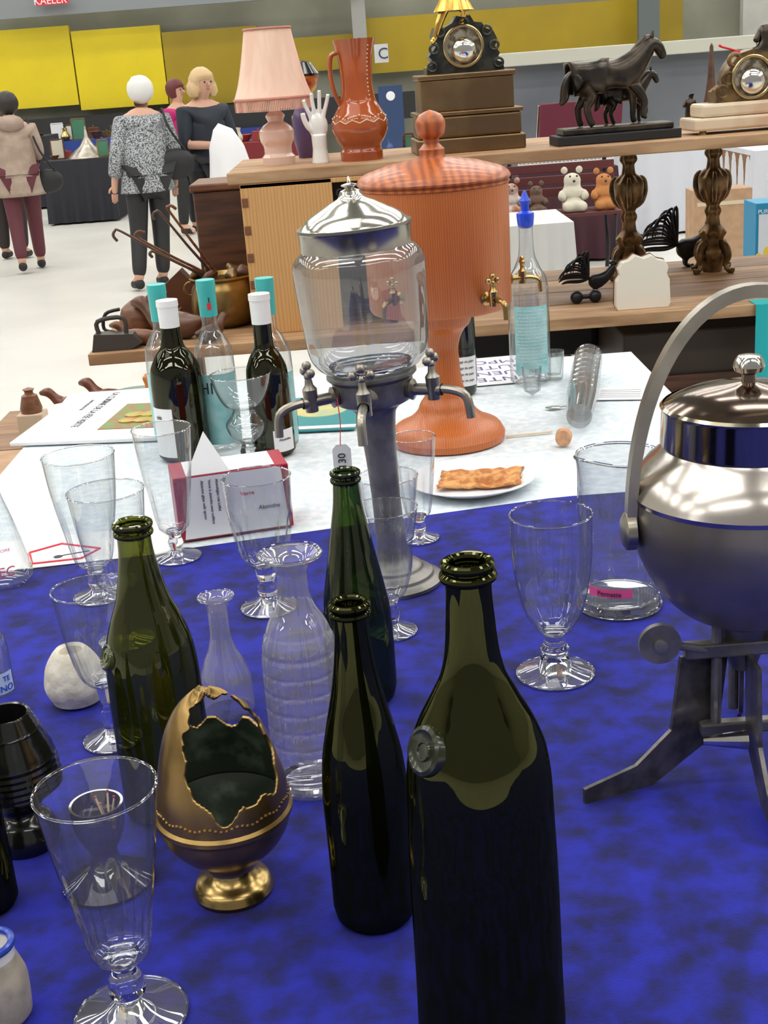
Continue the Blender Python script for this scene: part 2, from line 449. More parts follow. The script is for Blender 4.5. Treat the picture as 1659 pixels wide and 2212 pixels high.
JN("ornate_hinge", [off(rotd(torus_d(.012, .004, 20, 8), 'X', pi/2), 0, 0, 0), off(rotd(torus_d(.008, .003, 20, 8), 'X', pi/2), .016, 0, .012), off(rotd(torus_d(.008, .003, 20, 8), 'X', pi/2), -.016, 0, .012), box_d(.006, .006, .05, 0, 0, -.04)], IRON, (.09, -.2, CH_-.05), crate)
sh = BX("shelf_plank", 2.35, .52, .03, PLANK, (.84, 3.66, SZ-.03), bev=.003)
tag(sh, "long wooden shelf plank resting on crate and pillars", "shelf")

# ---------------- goblets & bottles ----------------
def goblet(label, bx, by, footr, stem, bowl, flute=None, mat=G, cat="glass", name="stemmed_glass", z=TZ, sticker=None):
    o = tp(bx, by, z)
    e = T(name, label, cat, o)
    sp = prof(o, stem); bp = prof(o, bowl); fr = footr*scl(*o)
    hs = sp[0][0]
    LT("foot", [(.001, fr*.97), (.0025, fr*1.0), (.0045, fr*.93), (hs*.5+.002, fr*.45), (hs, sp[0][1])], GF, parent=e, seg=48)
    JN("foot_edge", [torus_d(fr*.985, max(.001, fr*.03), 56, 8, .0025), torus_d(fr*.42, .0009, 40, 6, .001)], GS, parent=e)
    LT("stem", [(hs*.3, 0), (hs*.32, sp[0][1]*1.2), (hs, sp[0][1])]+pchip(sp+[(bp[0][0]+.004, bp[0][1]*.9)], 4)[1:]+[(bp[0][0]+.005, 0)], GS, parent=e, seg=32)
    q = pchip(bp, 6); h, r = q[-1]
    fn = None
    if flute:
        nf, amp, f0, f1 = flute; hb = bp[0][0]; H = bp[-1][0]-hb
        def fn(a, hh, rr):
            t = (hh-hb)/H
            w = max(0, min(1, (f1-t)*6))*max(0, min(1, (t-f0)*8))
            return rr*(1-amp*w*abs(sin(a*nf/2)))
    LT("bowl", [(q[0][0], 0)]+q, mat, parent=e, seg=96 if flute else 48, fn=fn, angle=50)
    JN("rim", [torus_d(r, max(.0009, r*.022), 56, 8, h)], GS, parent=e)
    if sticker:
        BX("price_sticker", .011, .007, .0005, PAPER, (fr*.62*cos(sticker), fr*.62*sin(sticker), .0085), e, rot=(0, radians(18)*cos(sticker), .3), bev=0)
    return e
goblet("tall clear absinthe glass with cut flutes near the brass pot", 285, 2196, 122, [(2150, 26), (2138, 40), (2110, 36), (2090, 24)],
       [(2068, 42), (2055, 62), (2020, 72), (1960, 84), (1850, 108), (1703, 133)], (20, .10, .02, .42))
goblet("clear goblet with cut flutes beside the olive bottle", 245, 1600, 63, [(1570, 14), (1545, 18), (1520, 13), (1500, 17)],
       [(1480, 22), (1465, 42), (1430, 58), (1360, 72), (1270, 83)], (14, .08, .02, .5), sticker=-1.2)
goblet("tall clear flared glass on the blue cloth", 215, 1290, 55, [(1270, 14), (1255, 20), (1240, 16)], [(1225, 24), (1215, 38), (1140, 56), (1060, 70), (983, 78)], (14, .07, .02, .5))
goblet("clear tumbler-like stemmed glass among other glasses", 275, 1385, 60, [(1365, 14), (1340, 18), (1300, 14)], [(1275, 25), (1250, 50), (1180, 66), (1120, 76), (1060, 83)], (14, .07, .02, .45))
goblet("slim clear glass with round foot beside the red and white box", 384, 1205, 52, [(1186, 12), (1170, 17), (1160, 13)], [(1150, 20), (1135, 34), (1080, 44), (1000, 56), (925, 64)], (12, .07, .02, .5))
goblet("egg shaped absinthe glass with bulb reservoir", 540, 1000, 56, [(985, 12), (975, 18), (962, 14)], [(955, 18), (940, 34), (915, 43), (893, 28), (884, 24), (872, 42), (840, 58), (807, 67)], None)
goblet("goblet with moulded petals around the bowl", 583, 1313, 62, [(1285, 18), (1270, 24), (1255, 17), (1240, 22)], [(1222, 26), (1205, 46), (1160, 62), (1100, 70), (1029, 75)], (12, .14, .05, .62))
goblet("clear glass standing behind the fountain column", 907, 1165, 42, [(1148, 12), (1138, 16), (1128, 12)], [(1118, 20), (1105, 28), (1040, 38), (943, 48)], (10, .12, .02, .7))
goblet("clear goblet before the fountain base", 850, 1366, 52, [(1345, 12), (1325, 17), (1308, 13)], [(1295, 20), (1275, 36), (1220, 52), (1170, 56), (1150, 62), (1097, 72)], (12, .05, .02, .5))
goblet("plain clear glass near the fountain", 850, 1215, 48, [(1200, 12), (1185, 17), (1175, 13)], [(1165, 20), (1150, 38), (1100, 54), (1028, 66)], None)
goblet("large plain clear goblet standing alone on blue velvet", 1200, 1456, 84, [(1420, 32), (1405, 28), (1398, 33), (1390, 24), (1380, 22)], [(1366, 28), (1350, 44), (1310, 66), (1240, 82), (1170, 88), (1110, 89)], (18, .04, .0, .3), sticker=.25)

def bottle(name, label, bx, by, body, mat, lipr=None, z=TZ, cat="bottle", smoothn=6):
    o = tp(bx, by, z); e = T(name, label, cat, o)
    q = pchip(prof(o, body), smoothn)
    r0 = q[0][1]
    LT("body", [(.012, 0), (.004, r0*.7), (0, r0*.9), (.004, r0)] + [(h, r) for h, r in q if h > .006] + ([(q[-1][0]-.012, q[-1][1]*.7)] if lipr else []), mat, parent=e)
    if lipr:
        h = q[-1][0]; s = scl(o[0], o[1], o[2]+h)
        JN("lip", [torus_d(r*s, w*s, 40, 10, h+dz*s) for r, w, dz in lipr], mat, parent=e)
    return e, o, q
def rad_at(q, h):
    for a, b in zip(q, q[1:]):
        if a[0] <= h <= b[0]: return a[1]+(b[1]-a[1])*(h-a[0])/max(1e-9, b[0]-a[0])
    return q[-1][1]
def seal(e, q, h, az, rr, mat):
    r = rad_at(q, h)
    d = JN("glass_seal", [lathe([(-.006, rr*1.05), (.0, rr), (.002, rr*.96), (.0032, rr*.8), (.0018, rr*.66), (.0018, 0)], 32), torus_d(rr*.35, rr*.08, 20, 6, .0018)], mat, parent=e)
    d.location = (r*sin(az)*.99, -r*cos(az)*.99, h)
    n = Vector((sin(az), -cos(az), .40)).normalized()
    d.rotation_euler = n.to_track_quat('Z', 'Y').to_euler()
GDS = pm("dark_seal_glass", (.014, .018, .006), .22, coat=.25)
e, o, q = bottle("wine_bottle", "large dark green antique wine bottle with glass seal on shoulder", 1064, 2235,
    [(2235, 152), (2222, 158), (2100, 158), (1900, 160), (1740, 158), (1680, 157), (1620, 150), (1560, 128), (1500, 95), (1450, 70), (1400, 59), (1330, 53), (1270, 50), (1222, 52)], GD, [(52, 12, -22), (49, 11, 4)])
seal(e, q, zat(o[0], o[1], 1578)-o[2], radians(-58), .0165, GDS)
bottle("wine_bottle", "slim dark green old bottle with tapering shoulders", 812, 1972, [(1972, 84), (1960, 89), (1850, 90), (1720, 93), (1640, 88), (1560, 72), (1480, 53), (1420, 43), (1360, 37), (1308, 35)], GD, [(38, 8, -16), (38, 9, 2)])
bottle("wine_bottle", "slender translucent green bottle with long neck", 786, 1505, [(1505, 68), (1495, 73), (1400, 75), (1320, 73), (1260, 64), (1200, 52), (1140, 41), (1080, 31), (1025, 27)], GG, [(28, 6, -12), (28, 6, 4)])
e, o, q = bottle("wine_bottle", "olive green old bottle with seal on its shoulder", 372, 1740, [(1740, 92), (1728, 98), (1600, 99), (1450, 99), (1390, 93), (1340, 78), (1290, 58), (1240, 46), (1180, 37), (1135, 36)], GO, [(37, 7, -16), (37, 8, 2)])
seal(e, q, zat(o[0], o[1], 1395)-o[2], radians(-62), .0125, pm("olive_seal_glass", (.05, .06, .012), .2, coat=.25))

GDW = thin("brown_green_glass", (.07, .07, .012), (.003, .004, .0005), refl=.05, haze=.12, hazec=(.015, .016, .004), power=1.1, rc=(1, 1, .8), edge=.4)
for i, (bx, by, br, cap, lab) in enumerate([(402, 985, 56, (648, 706), "dark wine bottle with white cap and white label"), (594, 978, 46, (634, 698), "dark wine bottle with white cap and round label")]):
    e, o, q = bottle("wine_bottle", lab, bx, by, [(by, br-3), (by-8, br), (850, br), (800, br*.97), (770, br*.75), (745, br*.45), (700, 20), (cap[0], 18)], GDW)
    c = prof(o, [(cap[1], 21.5), (cap[0]+14, 22.5), (cap[0]+13, 24), (cap[0], 23.5)])
    LT("cap", [(c[0][0], 0)]+c+[(c[-1][0]+.001, 0)], pm("white_cap", (.80, .81, .80), .35), parent=e)
    h0 = zat(o[0], o[1], by-12)-o[2]; h1 = zat(o[0], o[1], 870 if i == 0 else 920)-o[2]
    a0, a1 = (radians(-80), radians(-10)) if i == 0 else (radians(5), radians(70))
    patch("label", rad_at(q, .1)+.0006, h0, h1, a0, a1, PAPER, e)
    txt("ois" if i == 0 else "Absinthe", .012 if i == 0 else .007, INK, (0, 0, h1-.02), parent=e, wrap=rad_at(q, .1)+.001, a0=(a0+a1)/2)
LR = [(380, 955, 352, 612, 1), (484, 962, 460, 602, 2), (606, 960, 568, 598, 3)]
for bx, by, tx, ty, k in LR:
    e, o, q = bottle("spirit_bottle", "clear bottle with teal foil cap and pale teal label", bx, by, [(by, 40), (by-6, 43), (800, 43), (755, 41), (730, 30), (705, 17), (ty+8, 16)], G)
    e["group"] = "teal capped spirit bottles"
    c = prof(o, [(ty+80, 19), (ty+25, 20), (ty+22, 21), (ty+2, 20.5)])
    LT("foil_cap", [(c[0][0], 0)]+c+[(c[-1][0]+.001, 0)], TEAL, parent=e)
    rr = c[1][1]
    pt = prof(o, [(ty+64, 1), (ty+50, 1), (ty+38, 1)])
    patch("red_figure", rr+.0006, pt[0][0], pt[1][0], radians(2), radians(26), REDP, e)
    patch("ink_figure", rr+.0006, pt[1][0]+.001, pt[2][0], radians(12), radians(20), INK, e)
    r = rad_at(q, .08); h0 = .012; h1 = zat(o[0], o[1], 800)-o[2]
    patch("label", r+.0006, h0, h1, radians(-70), radians(75), TEALL, e)
    txt("HI" if k == 2 else "ABSINTHE", .03 if k == 2 else .010, INK, (0, 0, h1-.035), parent=e, wrap=r+.001, a0=radians(-25) if k == 2 else 0)
e, o, q = bottle("spirit_bottle", "clear tall bottle with blue pourer and pale teal text label", 1147, 825, [(825, 40), (818, 43.5), (720, 44.5), (630, 44.5), (600, 40), (575, 27), (545, 17), (500, 15), (482, 16)], G)
c = prof(o, [(492, 12), (486, 17), (468, 19), (460, 19), (455, 9), (440, 9), (433, 13), (428, 9), (412, 3)])
LT("pourer", [(c[0][0], 0)]+c+[(c[-1][0]+.001, 0)], BLUEP, parent=e)
r = rad_at(q, .1); h0 = zat(o[0], o[1], 800)-o[2]; h1 = zat(o[0], o[1], 655)-o[2]
patch("label", r+.0006, h0, h1, radians(-50), radians(50), TEALL, e)
for k in range(16):
    txt(random.choice(["une absinthe distillée de plantes", "à base de grande absinthe et", "petite absinthe, anis, fenouil", "hysope et mélisse du pays"]), .0052, PAPER, (0, 0, h1-.010-k*(h1-h0-.03)/16), parent=e, wrap=r+.001)
txt("70 cl", .009, INK, (0, 0, h0+.006), parent=e, wrap=r+.001)
e, o, q = bottle("wine_bottle", "dark wine bottle with white label behind the wooden fountain", 1000, 848, [(848, 30), (842, 33), (700, 33), (650, 32), (620, 20), (590, 12), (540, 12)], pm("near_black_glass", (.006, .008, .006), .08, coat=.4))
patch("label", rad_at(q, .05)+.0006, .02, zat(o[0], o[1], 765)-o[2], radians(-60), radians(60), PAPER, e)
for k in range(6): txt("vin rouge de pays", .007, INK, (0, 0, .03+k*.013), parent=e, wrap=rad_at(q, .05)+.001)
for (bx, by, r, h) in [(1197, 818, 23, 60), (1150, 843, 22, 50)]:
    o = tp(bx, by + (0 if bx > 1160 else 12)); pr = prof(o, [(by, r*.8), (by-6, r*.86), (by-h, r)])
    pr = [(max(0, a), b) for a, b in pr]
    x = LT("shot_glass", [(0, 0)]+pr+[(pr[-1][0], pr[-1][1]-.001), (.01, pr[0][1]*.8), (.009, 0)], G, o); tag(x, "small clear shot glass beside the tall bottle", "glass")

# decanter with cut grid
o = tp(676, 1693); e = T("decanter", "clear cut-glass decanter with square grid pattern and flared lip", "decanter", o)
q = pchip(prof(o, [(1693, 70), (1680, 76), (1560, 83), (1440, 84), (1390, 80), (1345, 64), (1310, 44), (1275, 34), (1240, 33), (1215, 45), (1196, 66)]), 7)
q2 = [q[0]]
for a, b in zip(q, q[1:]):
    nn = max(1, int((b[0]-a[0])/.0016)); q2 += [(a[0]+(b[0]-a[0])*k/nn, a[1]+(b[1]-a[1])*k/nn) for k in range(1, nn+1)]
zmax = zat(o[0], o[1], 1330)-o[2]
def df_(a, h, r):
    if not (.006 < h < zmax): return r
    g = abs(((h/.018) % 1)-.5)*2; g2 = abs(((a*14/(2*pi)) % 1)-.5)*2
    return r*(1-.035*max(0, (g-.72)/.28)-.03*max(0, (g2-.75)/.25))
V, Fc = lathe([(0, 0)]+q2, 168, df_)
mi = []
for f in Fc:
    h = sum(V[i][2] for i in f)/len(f)
    on = (.008 < h < zmax) and ((abs(((h/.018) % 1)-.5) > .465) or (f[0]-1) % 12 == 0)
    mi.append(1 if on else 0)
mk("body", V, Fc, [GL, FROST], (0, 0, 0), e, mi=mi, angle=60)
h = q[-1][0]; JN("lip", [torus_d(q[-1][1], .0022, 48, 8, h)], GS, parent=e)
LT("thick_base", [(.001, 0), (.001, q[0][1]*.85), (.010, q[0][1]*.93), (.007, 0)], GS, parent=e)
o = tp(496, 1535); e = T("carafe", "small clear carafe with narrow neck and flared lip", "carafe", o)
q = pchip(prof(o, [(1535, 54), (1525, 57), (1470, 56), (1430, 44), (1400, 30), (1370, 22), (1320, 21), (1303, 26), (1288, 38)]), 7)
LT("body", [(0, 0)]+q, GL, parent=e); JN("lip", [torus_d(q[-1][1], .0015, 40, 8, q[-1][0])], GS, parent=e)
c = prof(o, [(1330, 19), (1300, 20)]); LT("cork_sleeve", c, FROST, parent=e)

# glass jug
GJ = thin("jug_glass", (.86, .88, .89), (.20, .22, .23), refl=.10, haze=.07, bump=.2, power=1.8)
o = tp(1338, 1308); e = T("glass_jug", "tall clear tapering glass jug with pinched spout and pink sticker", "jug", o)
q = pchip(prof(o, [(1300, 82), (1260, 83), (1150, 85), (1060, 88), (1010, 90), (982, 92)]), 8)
H = q[-1][0]
A0 = radians(212)
def jf(a, h, r):
    t = max(0, (h/H-.72)/.28); d = (a-A0+pi) % (2*pi)-pi
    return r*(1+.20*t*t*math.exp(-(d/.34)**2)-.05*t*math.exp(-((abs(d)-.75)/.28)**2))
def jz(x, y, z):
    d = (atan2(y, x)-A0+pi) % (2*pi)-pi
    return z+.008*math.exp(-(d/.5)**2)*max(0, (z/H-.72)/.28)**2
V, Fc = lathe([(.012, 0), (.012, q[0][1]*.95)]+[v_ for v_ in q if v_[0] > .0125], 72, jf)
V = [(x, y, jz(x, y, z)) for x, y, z in V]
mk("body", V, Fc, GJ, (0, 0, 0), e, angle=60)
rimp = [V[i] for i in range(len(V)-72, len(V))]; rimp.append(rimp[0])
TB("rim", rimp, .0019, GS, parent=e, seg=8)
s = scl(*o)
LT("foot", [(0, 0), (0, 88*s), (.004, 90*s), (.010, 86*s), (.016, 80*s), (.016, 0)], GJ, parent=e)
JN("foot_ring", [torus_d(87*s, .0028, 56, 8, .005), torus_d(83*s, .002, 56, 8, .017)], GS, parent=e)
PK = pm("pink_sticker", (.80, .10, .30), .5)
rj = rad_at(q, .035)
patch("sticker", rj+.0015, .030, .041, radians(-58), radians(8), PK, e)
txt("Pernette", .0085, INK, (0, 0, .0325), parent=e, wrap=rj+.0019, a0=radians(-25))

# brass pot
o = tp(506, 1920); e = T("brass_ashtray", "brass footed pot with torn open basket-like top", "ornament", o)
fp = prof(o, [(1920, 86), (1912, 88), (1898, 80), (1885, 60), (1868, 48), (1850, 52)])
LT("foot", [(0, 0), (0, fp[0][1])]+pchip(fp[1:], 4)+[(fp[-1][0]+.001, 0)], BRASSP, parent=e)
bp = prof(o, [(1852, 50), (1835, 85), (1810, 115), (1780, 136), (1756, 143)])
rb = prof(o, [(1756, 143), (1750, 149), (1742, 149), (1736, 143)])
LT("bowl", [(bp[0][0]-.001, 0)]+pchip(bp, 5)+rb[1:], BRASS, parent=e)
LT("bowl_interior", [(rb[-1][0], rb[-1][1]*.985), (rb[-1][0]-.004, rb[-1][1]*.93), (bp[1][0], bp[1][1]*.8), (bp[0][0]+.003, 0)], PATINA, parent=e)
up = pchip(prof(o, [(1738, 143), (1700, 141), (1640, 127), (1580, 107), (1545, 88), (1515, 62), (1500, 40), (1490, 16)]), 11)
seg = 260; V = []; Fc = []; nr = len(up)
for j, (h, r) in enumerate(up):
    for i in range(seg):
        a = 2*pi*i/seg; t = j/nr; rr = r*(1+.016*sin(5*a+t*9)*t+(.03*sin(3*a+t*14)*max(0, t-.3)))
        V.append((rr*cos(a)-.006*t*t, rr*sin(a)*(1-.45*max(0, t-.45)), h+.003*sin(4*a)*t))
for j in range(nr-1):
    t = (j+.5)/(nr-1)
    for i in range(seg):
        a = 2*pi*(i+.5)/seg
        df = (a-radians(290)+pi) % (2*pi)-pi; db = (a-radians(88)+pi) % (2*pi)-pi
        jg = .06*sin(t*27)+.04*sin(t*57+1)
        t0 = .15+.035*sin(df*6)+.02*sin(df*13+1)
        w0 = 1.30 if df > 0 else .88
        wf = w0*max(0, min(1, (t-t0)/.20))**.5*max(0, min(1, (.95-t)/.10))**.5+jg if t0 < t < .95 else 0
        t1 = .36+.03*sin(db*9)
        wb = (1.15 if db > 0 else 1.30)*max(0, min(1, (t-t1)/.08))**.5*max(0, min(1, (.95-t)/.10))**.5+jg if t1 < t < .95 else 0
        if abs(df) < wf or abs(db) < wb: continue
        k = (i+1) % seg
        Fc.append((j*seg+i, j*seg+k, (j+1)*seg+k, (j+1)*seg+i))
Fc.append(tuple((nr-1)*seg+i for i in range(seg)))
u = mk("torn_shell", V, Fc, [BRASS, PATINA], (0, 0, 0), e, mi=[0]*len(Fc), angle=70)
bm = bmesh.new(); bm.from_mesh(u.data); bmesh.ops.delete(bm, geom=[v for v in bm.verts if not v.link_faces], context='VERTS')
for it in range(4):
    bv_ = [v for v in bm.verts if v.is_boundary and v.co.z > up[2][0]]
    bmesh.ops.smooth_vert(bm, verts=bv_, factor=.5, use_axis_x=True, use_axis_y=True, use_axis_z=True)
bm.to_mesh(u.data); bm.free()
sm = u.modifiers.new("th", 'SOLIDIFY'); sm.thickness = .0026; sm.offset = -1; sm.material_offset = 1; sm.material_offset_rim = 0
hb_ = []
for k in range(80):
    a = 2*pi*k/80; rr = up[6][1]-.0002; hb_.append(sph(.0013, rr*cos(a), rr*sin(a), up[6][0]+.0012*sin(k*1.1), 8, sx=1.3, sy=1.3))
rbn = JN("relief_band", hb_, BRASS, parent=e)

# ---------------- left edge pieces ----------------
o = tp(170, 1515); c = prof(o, [(1518, 30), (1508, 52), (1475, 66), (1440, 60), (1410, 42), (1400, 32)])
e = T("match_striker", "round cream stone match holder on blue cloth", "match holder", (o[0], o[1], TZ))
LT("body", [(0, 0), (0, c[0][1])]+pchip(c[1:], 4)+[(c[-1][0]-.003, c[-1][1]*.8), (c[-1][0]-.015, c[-1][1]*.7), (c[-1][0]-.016, 0)], STONE, parent=e)
o = tp(60, 1820); c = prof(o, [(1820, 66), (1800, 72), (1770, 62), (1745, 40), (1720, 62), (1690, 96), (1640, 92), (1580, 70), (1540, 52)])
e = T("black_vase", "glossy black ribbed ceramic jar", "vase", (o[0], o[1], TZ))
q = pchip(c, 8)
LT("body", [(0, 0), (0, q[0][1])]+[(h, r*(1+(.03 if (i % 2 and h > q[-1][0]*.45) else 0))) for i, (h, r) in enumerate(q)]+[(q[-1][0]-.001, q[-1][1]*.92), (q[-1][0]-.04, q[-1][1]*.9), (q[-1][0]-.041, 0)], BLACKC, parent=e)
bottle("wine_bottle", "dark bottle beside the black jar", -25, 1955, [(1955, 62), (1940, 66), (1760, 66), (1680, 50), (1600, 26), (1540, 24)], GD, [(24, 6, 0)])
o = tp(235, 1905); e = T("match_holder", "tarnished brown glass goblet holding a few matches", "match holder", o)
GB = thin("smoky_glass", (.45, .42, .40), (.06, .05, .05), refl=.07, haze=.12, hazec=(.22, .19, .16), power=1.5)
c = prof(o, [(1905, 96), (1897, 98), (1880, 66), (1855, 34), (1835, 30), (1810, 44), (1780, 54), (1735, 58)])
LT("body", [(0, 0), (0, c[0][1])]+pchip(c[1:], 4)+[(c[-1][0], c[-1][1]*.9), (c[-1][0]-.012, c[-1][1]*.8), (c[-1][0]-.014, 0)], GB, parent=e)
for k in range(4):
    a = k*1.5; x = .008+.004*cos(a); y = .005*sin(a); h = c[-1][0]
    TB("match", [(x, y, h-.012), (x+.004*cos(a), y*2, h+.004)], .0009, CREAM, parent=e, seg=6)
    JN("match_head", [sph(.0014, x+.004*cos(a), y*2, h+.005, 8)], MAROON, parent=e)
o = tp(5, 2195); c = prof(o, [(2195, 58), (2185, 66), (2120, 70), (2060, 52), (2040, 50)])
e = T("stoneware_jar", "grey stoneware jar with blue painted rim", "jar", o)
q = pchip(c, 5)
LT("body", [(0, 0), (0, q[0][1])]+q, pm("stoneware", (.46, .40, .31), .45, c2=(.36, .32, .25), ns=70), parent=e)
JN("rim", [torus_d(q[-1][1], .003, 40, 8, q[-1][0])], pm("cobalt_glaze", (.02, .05, .35), .2), parent=e)
LT("neck", [(q[-1][0]-.012, q[-1][1]*1.08), (q[-1][0]-.002, q[-1][1]*1.03)], CERAM, parent=e)
LT("inside", [(q[-1][0]-.001, q[-1][1]), (q[-1][0]-.025, q[-1][1]*.8), (q[-1][0]-.026, 0)], CERAM, parent=e)
e, o, q = bottle("glass_bottle", "clear flared bottle with pink lettering", 10, 1255, [(1255, 60), (1245, 64), (1180, 52), (1120, 38), (1070, 24), (1040, 18)], G, [(18, 3, 0)])
PI = pm("pink_ink", (.8, .15, .3), .5)
txt("EC", .02, PI, (0, 0, .02), parent=e, wrap=q[4][1]*.96, a0=.45)
txt("MEMOIRE", .006, PI, (0, 0, .055), parent=e, wrap=q[8][1]*.92, a0=.35)
o = tp(-8, 1495); c = prof(o, [(1495, 38), (1485, 41), (1400, 41), (1370, 32), (1350, 22)])
e = T("milk_bottle", "small clear bottle with blue print", "bottle", o)
q = pchip(c, 5); LT("body", [(0, 0)]+q, G, parent=e)
patch("label", q[5][1]+.001, .005, .03, radians(-20), radians(80), pm("pale_blue_label", (.5, .62, .8), .5), e)
txt("INO", .011, BLUEP, (0, 0, .008), parent=e, wrap=q[5][1]+.0015, a0=.85)
txt("TE", .009, BLUEP, (0, 0, .02), parent=e, wrap=q[5][1]+.0015, a0=.95)

# ---------------- items on the white table ----------------
o = tp(1020, 1048); s = scl(*o)*1.10
e = T("paper_plate", "round white plate on the white cloth", "plate", (o[0], o[1], TZ+.001))
LT("plate", [(0, 0), (0, 88*s), (.012, 118*s), (.013, 124*s), (.0145, 124*s), (.013, 117*s), (.003, 86*s), (.002, 0)], pm("plate_white", (.80, .81, .84), .3), parent=e, seg=64)
V = []; Fc = []; rnd = random.Random(5); n = 14
for j in range(n):
    for i in range(n):
        V.append((-.066+.130*i/(n-1)+.006*rnd.random()+.018*j/n, -.035+.088*j/(n-1)+.004*rnd.random()-.012*i/n, .006+.004*rnd.random()+.006*sin(i*.6)*sin(j*.7)**2+(.006 if 4 < i < 11 and 3 < j < 9 else 0)))
for j in range(n-1):
    for i in range(n-1): Fc.append((j*n+i, j*n+i+1, (j+1)*n+i+1, (j+1)*n+i))
cr = mk("crepe", V, Fc, CREPE, (o[0]+.004, o[1]-.004, TZ+.004)); md = cr.modifiers.new("th", 'SOLIDIFY'); md.thickness = .003
tag(cr, "folded golden brown crepe piece on the plate", "food")
# wooden fountain
o = tp(968, 948); e = T("wooden_fountain", "turned cedar wood drink fountain with barrel, lid and brass taps", "drink dispenser", o)
c = prof(o, [(948, 122), (934, 124), (916, 113), (902, 84), (882, 62), (868, 56), (850, 44), (800, 35), (755, 33), (735, 37), (712, 48), (700, 60), (672, 70)])
LT("pedestal", [(0, 0), (0, c[0][1])]+pchip(c[1:], 4)+[(c[-1][0]+.001, 0)], CEDAR, parent=e, seg=64)
c = prof(o, [(664, 148), (657, 153), (402, 161)])
LT("barrel", [(c[0][0], 0)]+c+[(c[-1][0]+.001, 0)], CEDAR, parent=e, seg=72)
c = prof(o, [(404, 157), (400, 164), (396, 164), (394, 161), (392, 161), (390, 166), (386, 167), (378, 163), (368, 150), (352, 100), (344, 55), (340, 40)])
LT("lid", [(c[0][0], 0)]+c+[(c[-1][0]+.001, 0)], CEDARL, parent=e, seg=72)
c = prof(o, [(344, 32), (330, 27), (322, 28), (310, 17), (300, 17), (296, 22), (290, 29), (268, 33), (250, 26), (242, 14), (237, 0)])
LT("knob", [(c[0][0]-.004, 0)]+pchip(c[:3], 2)+pchip(c[3:], 4), CEDARL, parent=e)
def tap(parent, r, h, az, L=.05, s=1.0, mat=BRASSP):
    t = T("tap", "", None, (r*sin(az), -r*cos(az), h)); t.parent = parent; t.rotation_euler = (0, 0, az); del t["label"]
    JN("tap_body", [rotd(lathe([(0, .009*s), (.004*s, .010*s), (.006*s, .0055*s), (L, .0055*s)], 16), 'X', pi/2), off(lathe([(-.009*s, .006*s), (.012*s, .007*s), (.016*s, .004*s), (.024*s, .003*s)], 14), 0, -L*.75, 0),
        tube_d(smooth_pts([(0, -L*.7, 0), (0, -L*1.25, 0), (0, -L*1.7, -.006*s), (0, -L*1.8, -.026*s)], 4), .0042*s, 10)], mat, parent=t)
    JN("tap_handle", [off(sph(.0045*s, .008*s, 0, 0, 10), 0, -L*.75, .028*s), off(sph(.0045*s, -.008*s, 0, 0, 10), 0, -L*.75, .028*s), off(sph(.0045*s, 0, 0, .006*s, 10), 0, -L*.75, .028*s), off(sph(.004*s, 0, 0, 0, 10), 0, -L*.75, .024*s)], mat, parent=t)
    return t
hh = zat(o[0], o[1], 615)-o[2]; r = 153*scl(o[0], o[1], o[2]+hh)
tap(e, r, hh-.012, radians(34), .03, 1.15); tap(e, r, hh, radians(92), .03, 1.0); tap(e, r, hh, radians(-35), .03, 1.0)
# glass fountain
o = tp(856, 1258); o = (o[0], o[1], TZ)
e = T("absinthe_fountain", "glass absinthe fountain with chrome lid, taps and pewter pedestal", "drink dispenser", o, rot=(0, radians(-2.4), 0))
c = prof(o, [(1258, 100), (1250, 102), (1243, 84), (1236, 82), (1228, 64), (1220, 60), (1212, 46), (1195, 36), (1150, 32), (1080, 31), (1000, 33), (930, 38), (890, 43), (870, 58)])
LT("pedestal", [(0, 0), (0, c[0][1])]+pchip(c[1:], 4)+[(c[-1][0]+.001, 0)], STEELD, parent=e, seg=48)
c = prof(o, [(872, 60), (862, 80), (850, 86), (815, 88), (806, 98), (800, 98), (796, 88)])
LT("collar", [(c[0][0], 0)]+c+[(c[-1][0], 0)], STEELD, parent=e, seg=64)
c = prof(o, [(797, 90), (782, 112), (762, 126), (735, 132), (640, 140), (575, 144), (555, 141), (540, 132), (528, 118), (518, 112)])
q = pchip(c, 6)
hb0 = q[0][0]; hb1 = q[-1][0]
def vf(a, h, r):
    t = (h-hb0)/(hb1-hb0); w = min(1, t*6)*min(1, max(0, (1-t)*6)); return r*(1-.035*w*(abs(sin(a*4)))**2)
LT("glass_vessel", [(q[0][0], 0)]+q, GJ, parent=e, seg=96, fn=vf, angle=60)
LT("inner_base", [(q[0][0]+.002, 0), (q[0][0]+.002, q[0][1]*.9), (q[0][0]+.010, q[0][1]*1.0), (q[0][0]+.006, 0)], GS, parent=e)
c = prof(o, [(534, 112), (530, 120), (492, 122), (486, 126), (480, 125)])
LT("lid_band", [(c[0][0], 0)]+c+[(c[-1][0]+.001, 0)], pm("lid_band_metal", (.36, .34, .30), .22, .9, c2=(.25, .235, .21), ns=14), parent=e, seg=64)
c = prof(o, [(482, 120), (474, 114), (460, 99), (446, 74), (432, 48), (422, 28), (408, 22), (402, 8), (397, 18), (394, 18), (391, 5), (378, 2)])
LT("lid", [(c[0][0], c[0][1])]+pchip(c[:7], 4)+c[7:]+[(c[-1][0]+.001, 0)], CHROME, parent=e, seg=64)
r = 86*scl(o[0], o[1], 1.2); hh = zat(o[0], o[1], 838)-o[2]
for az in (-68, -8, 62): tap(e, r, hh, radians(az), .045, 1.35, STEEL)
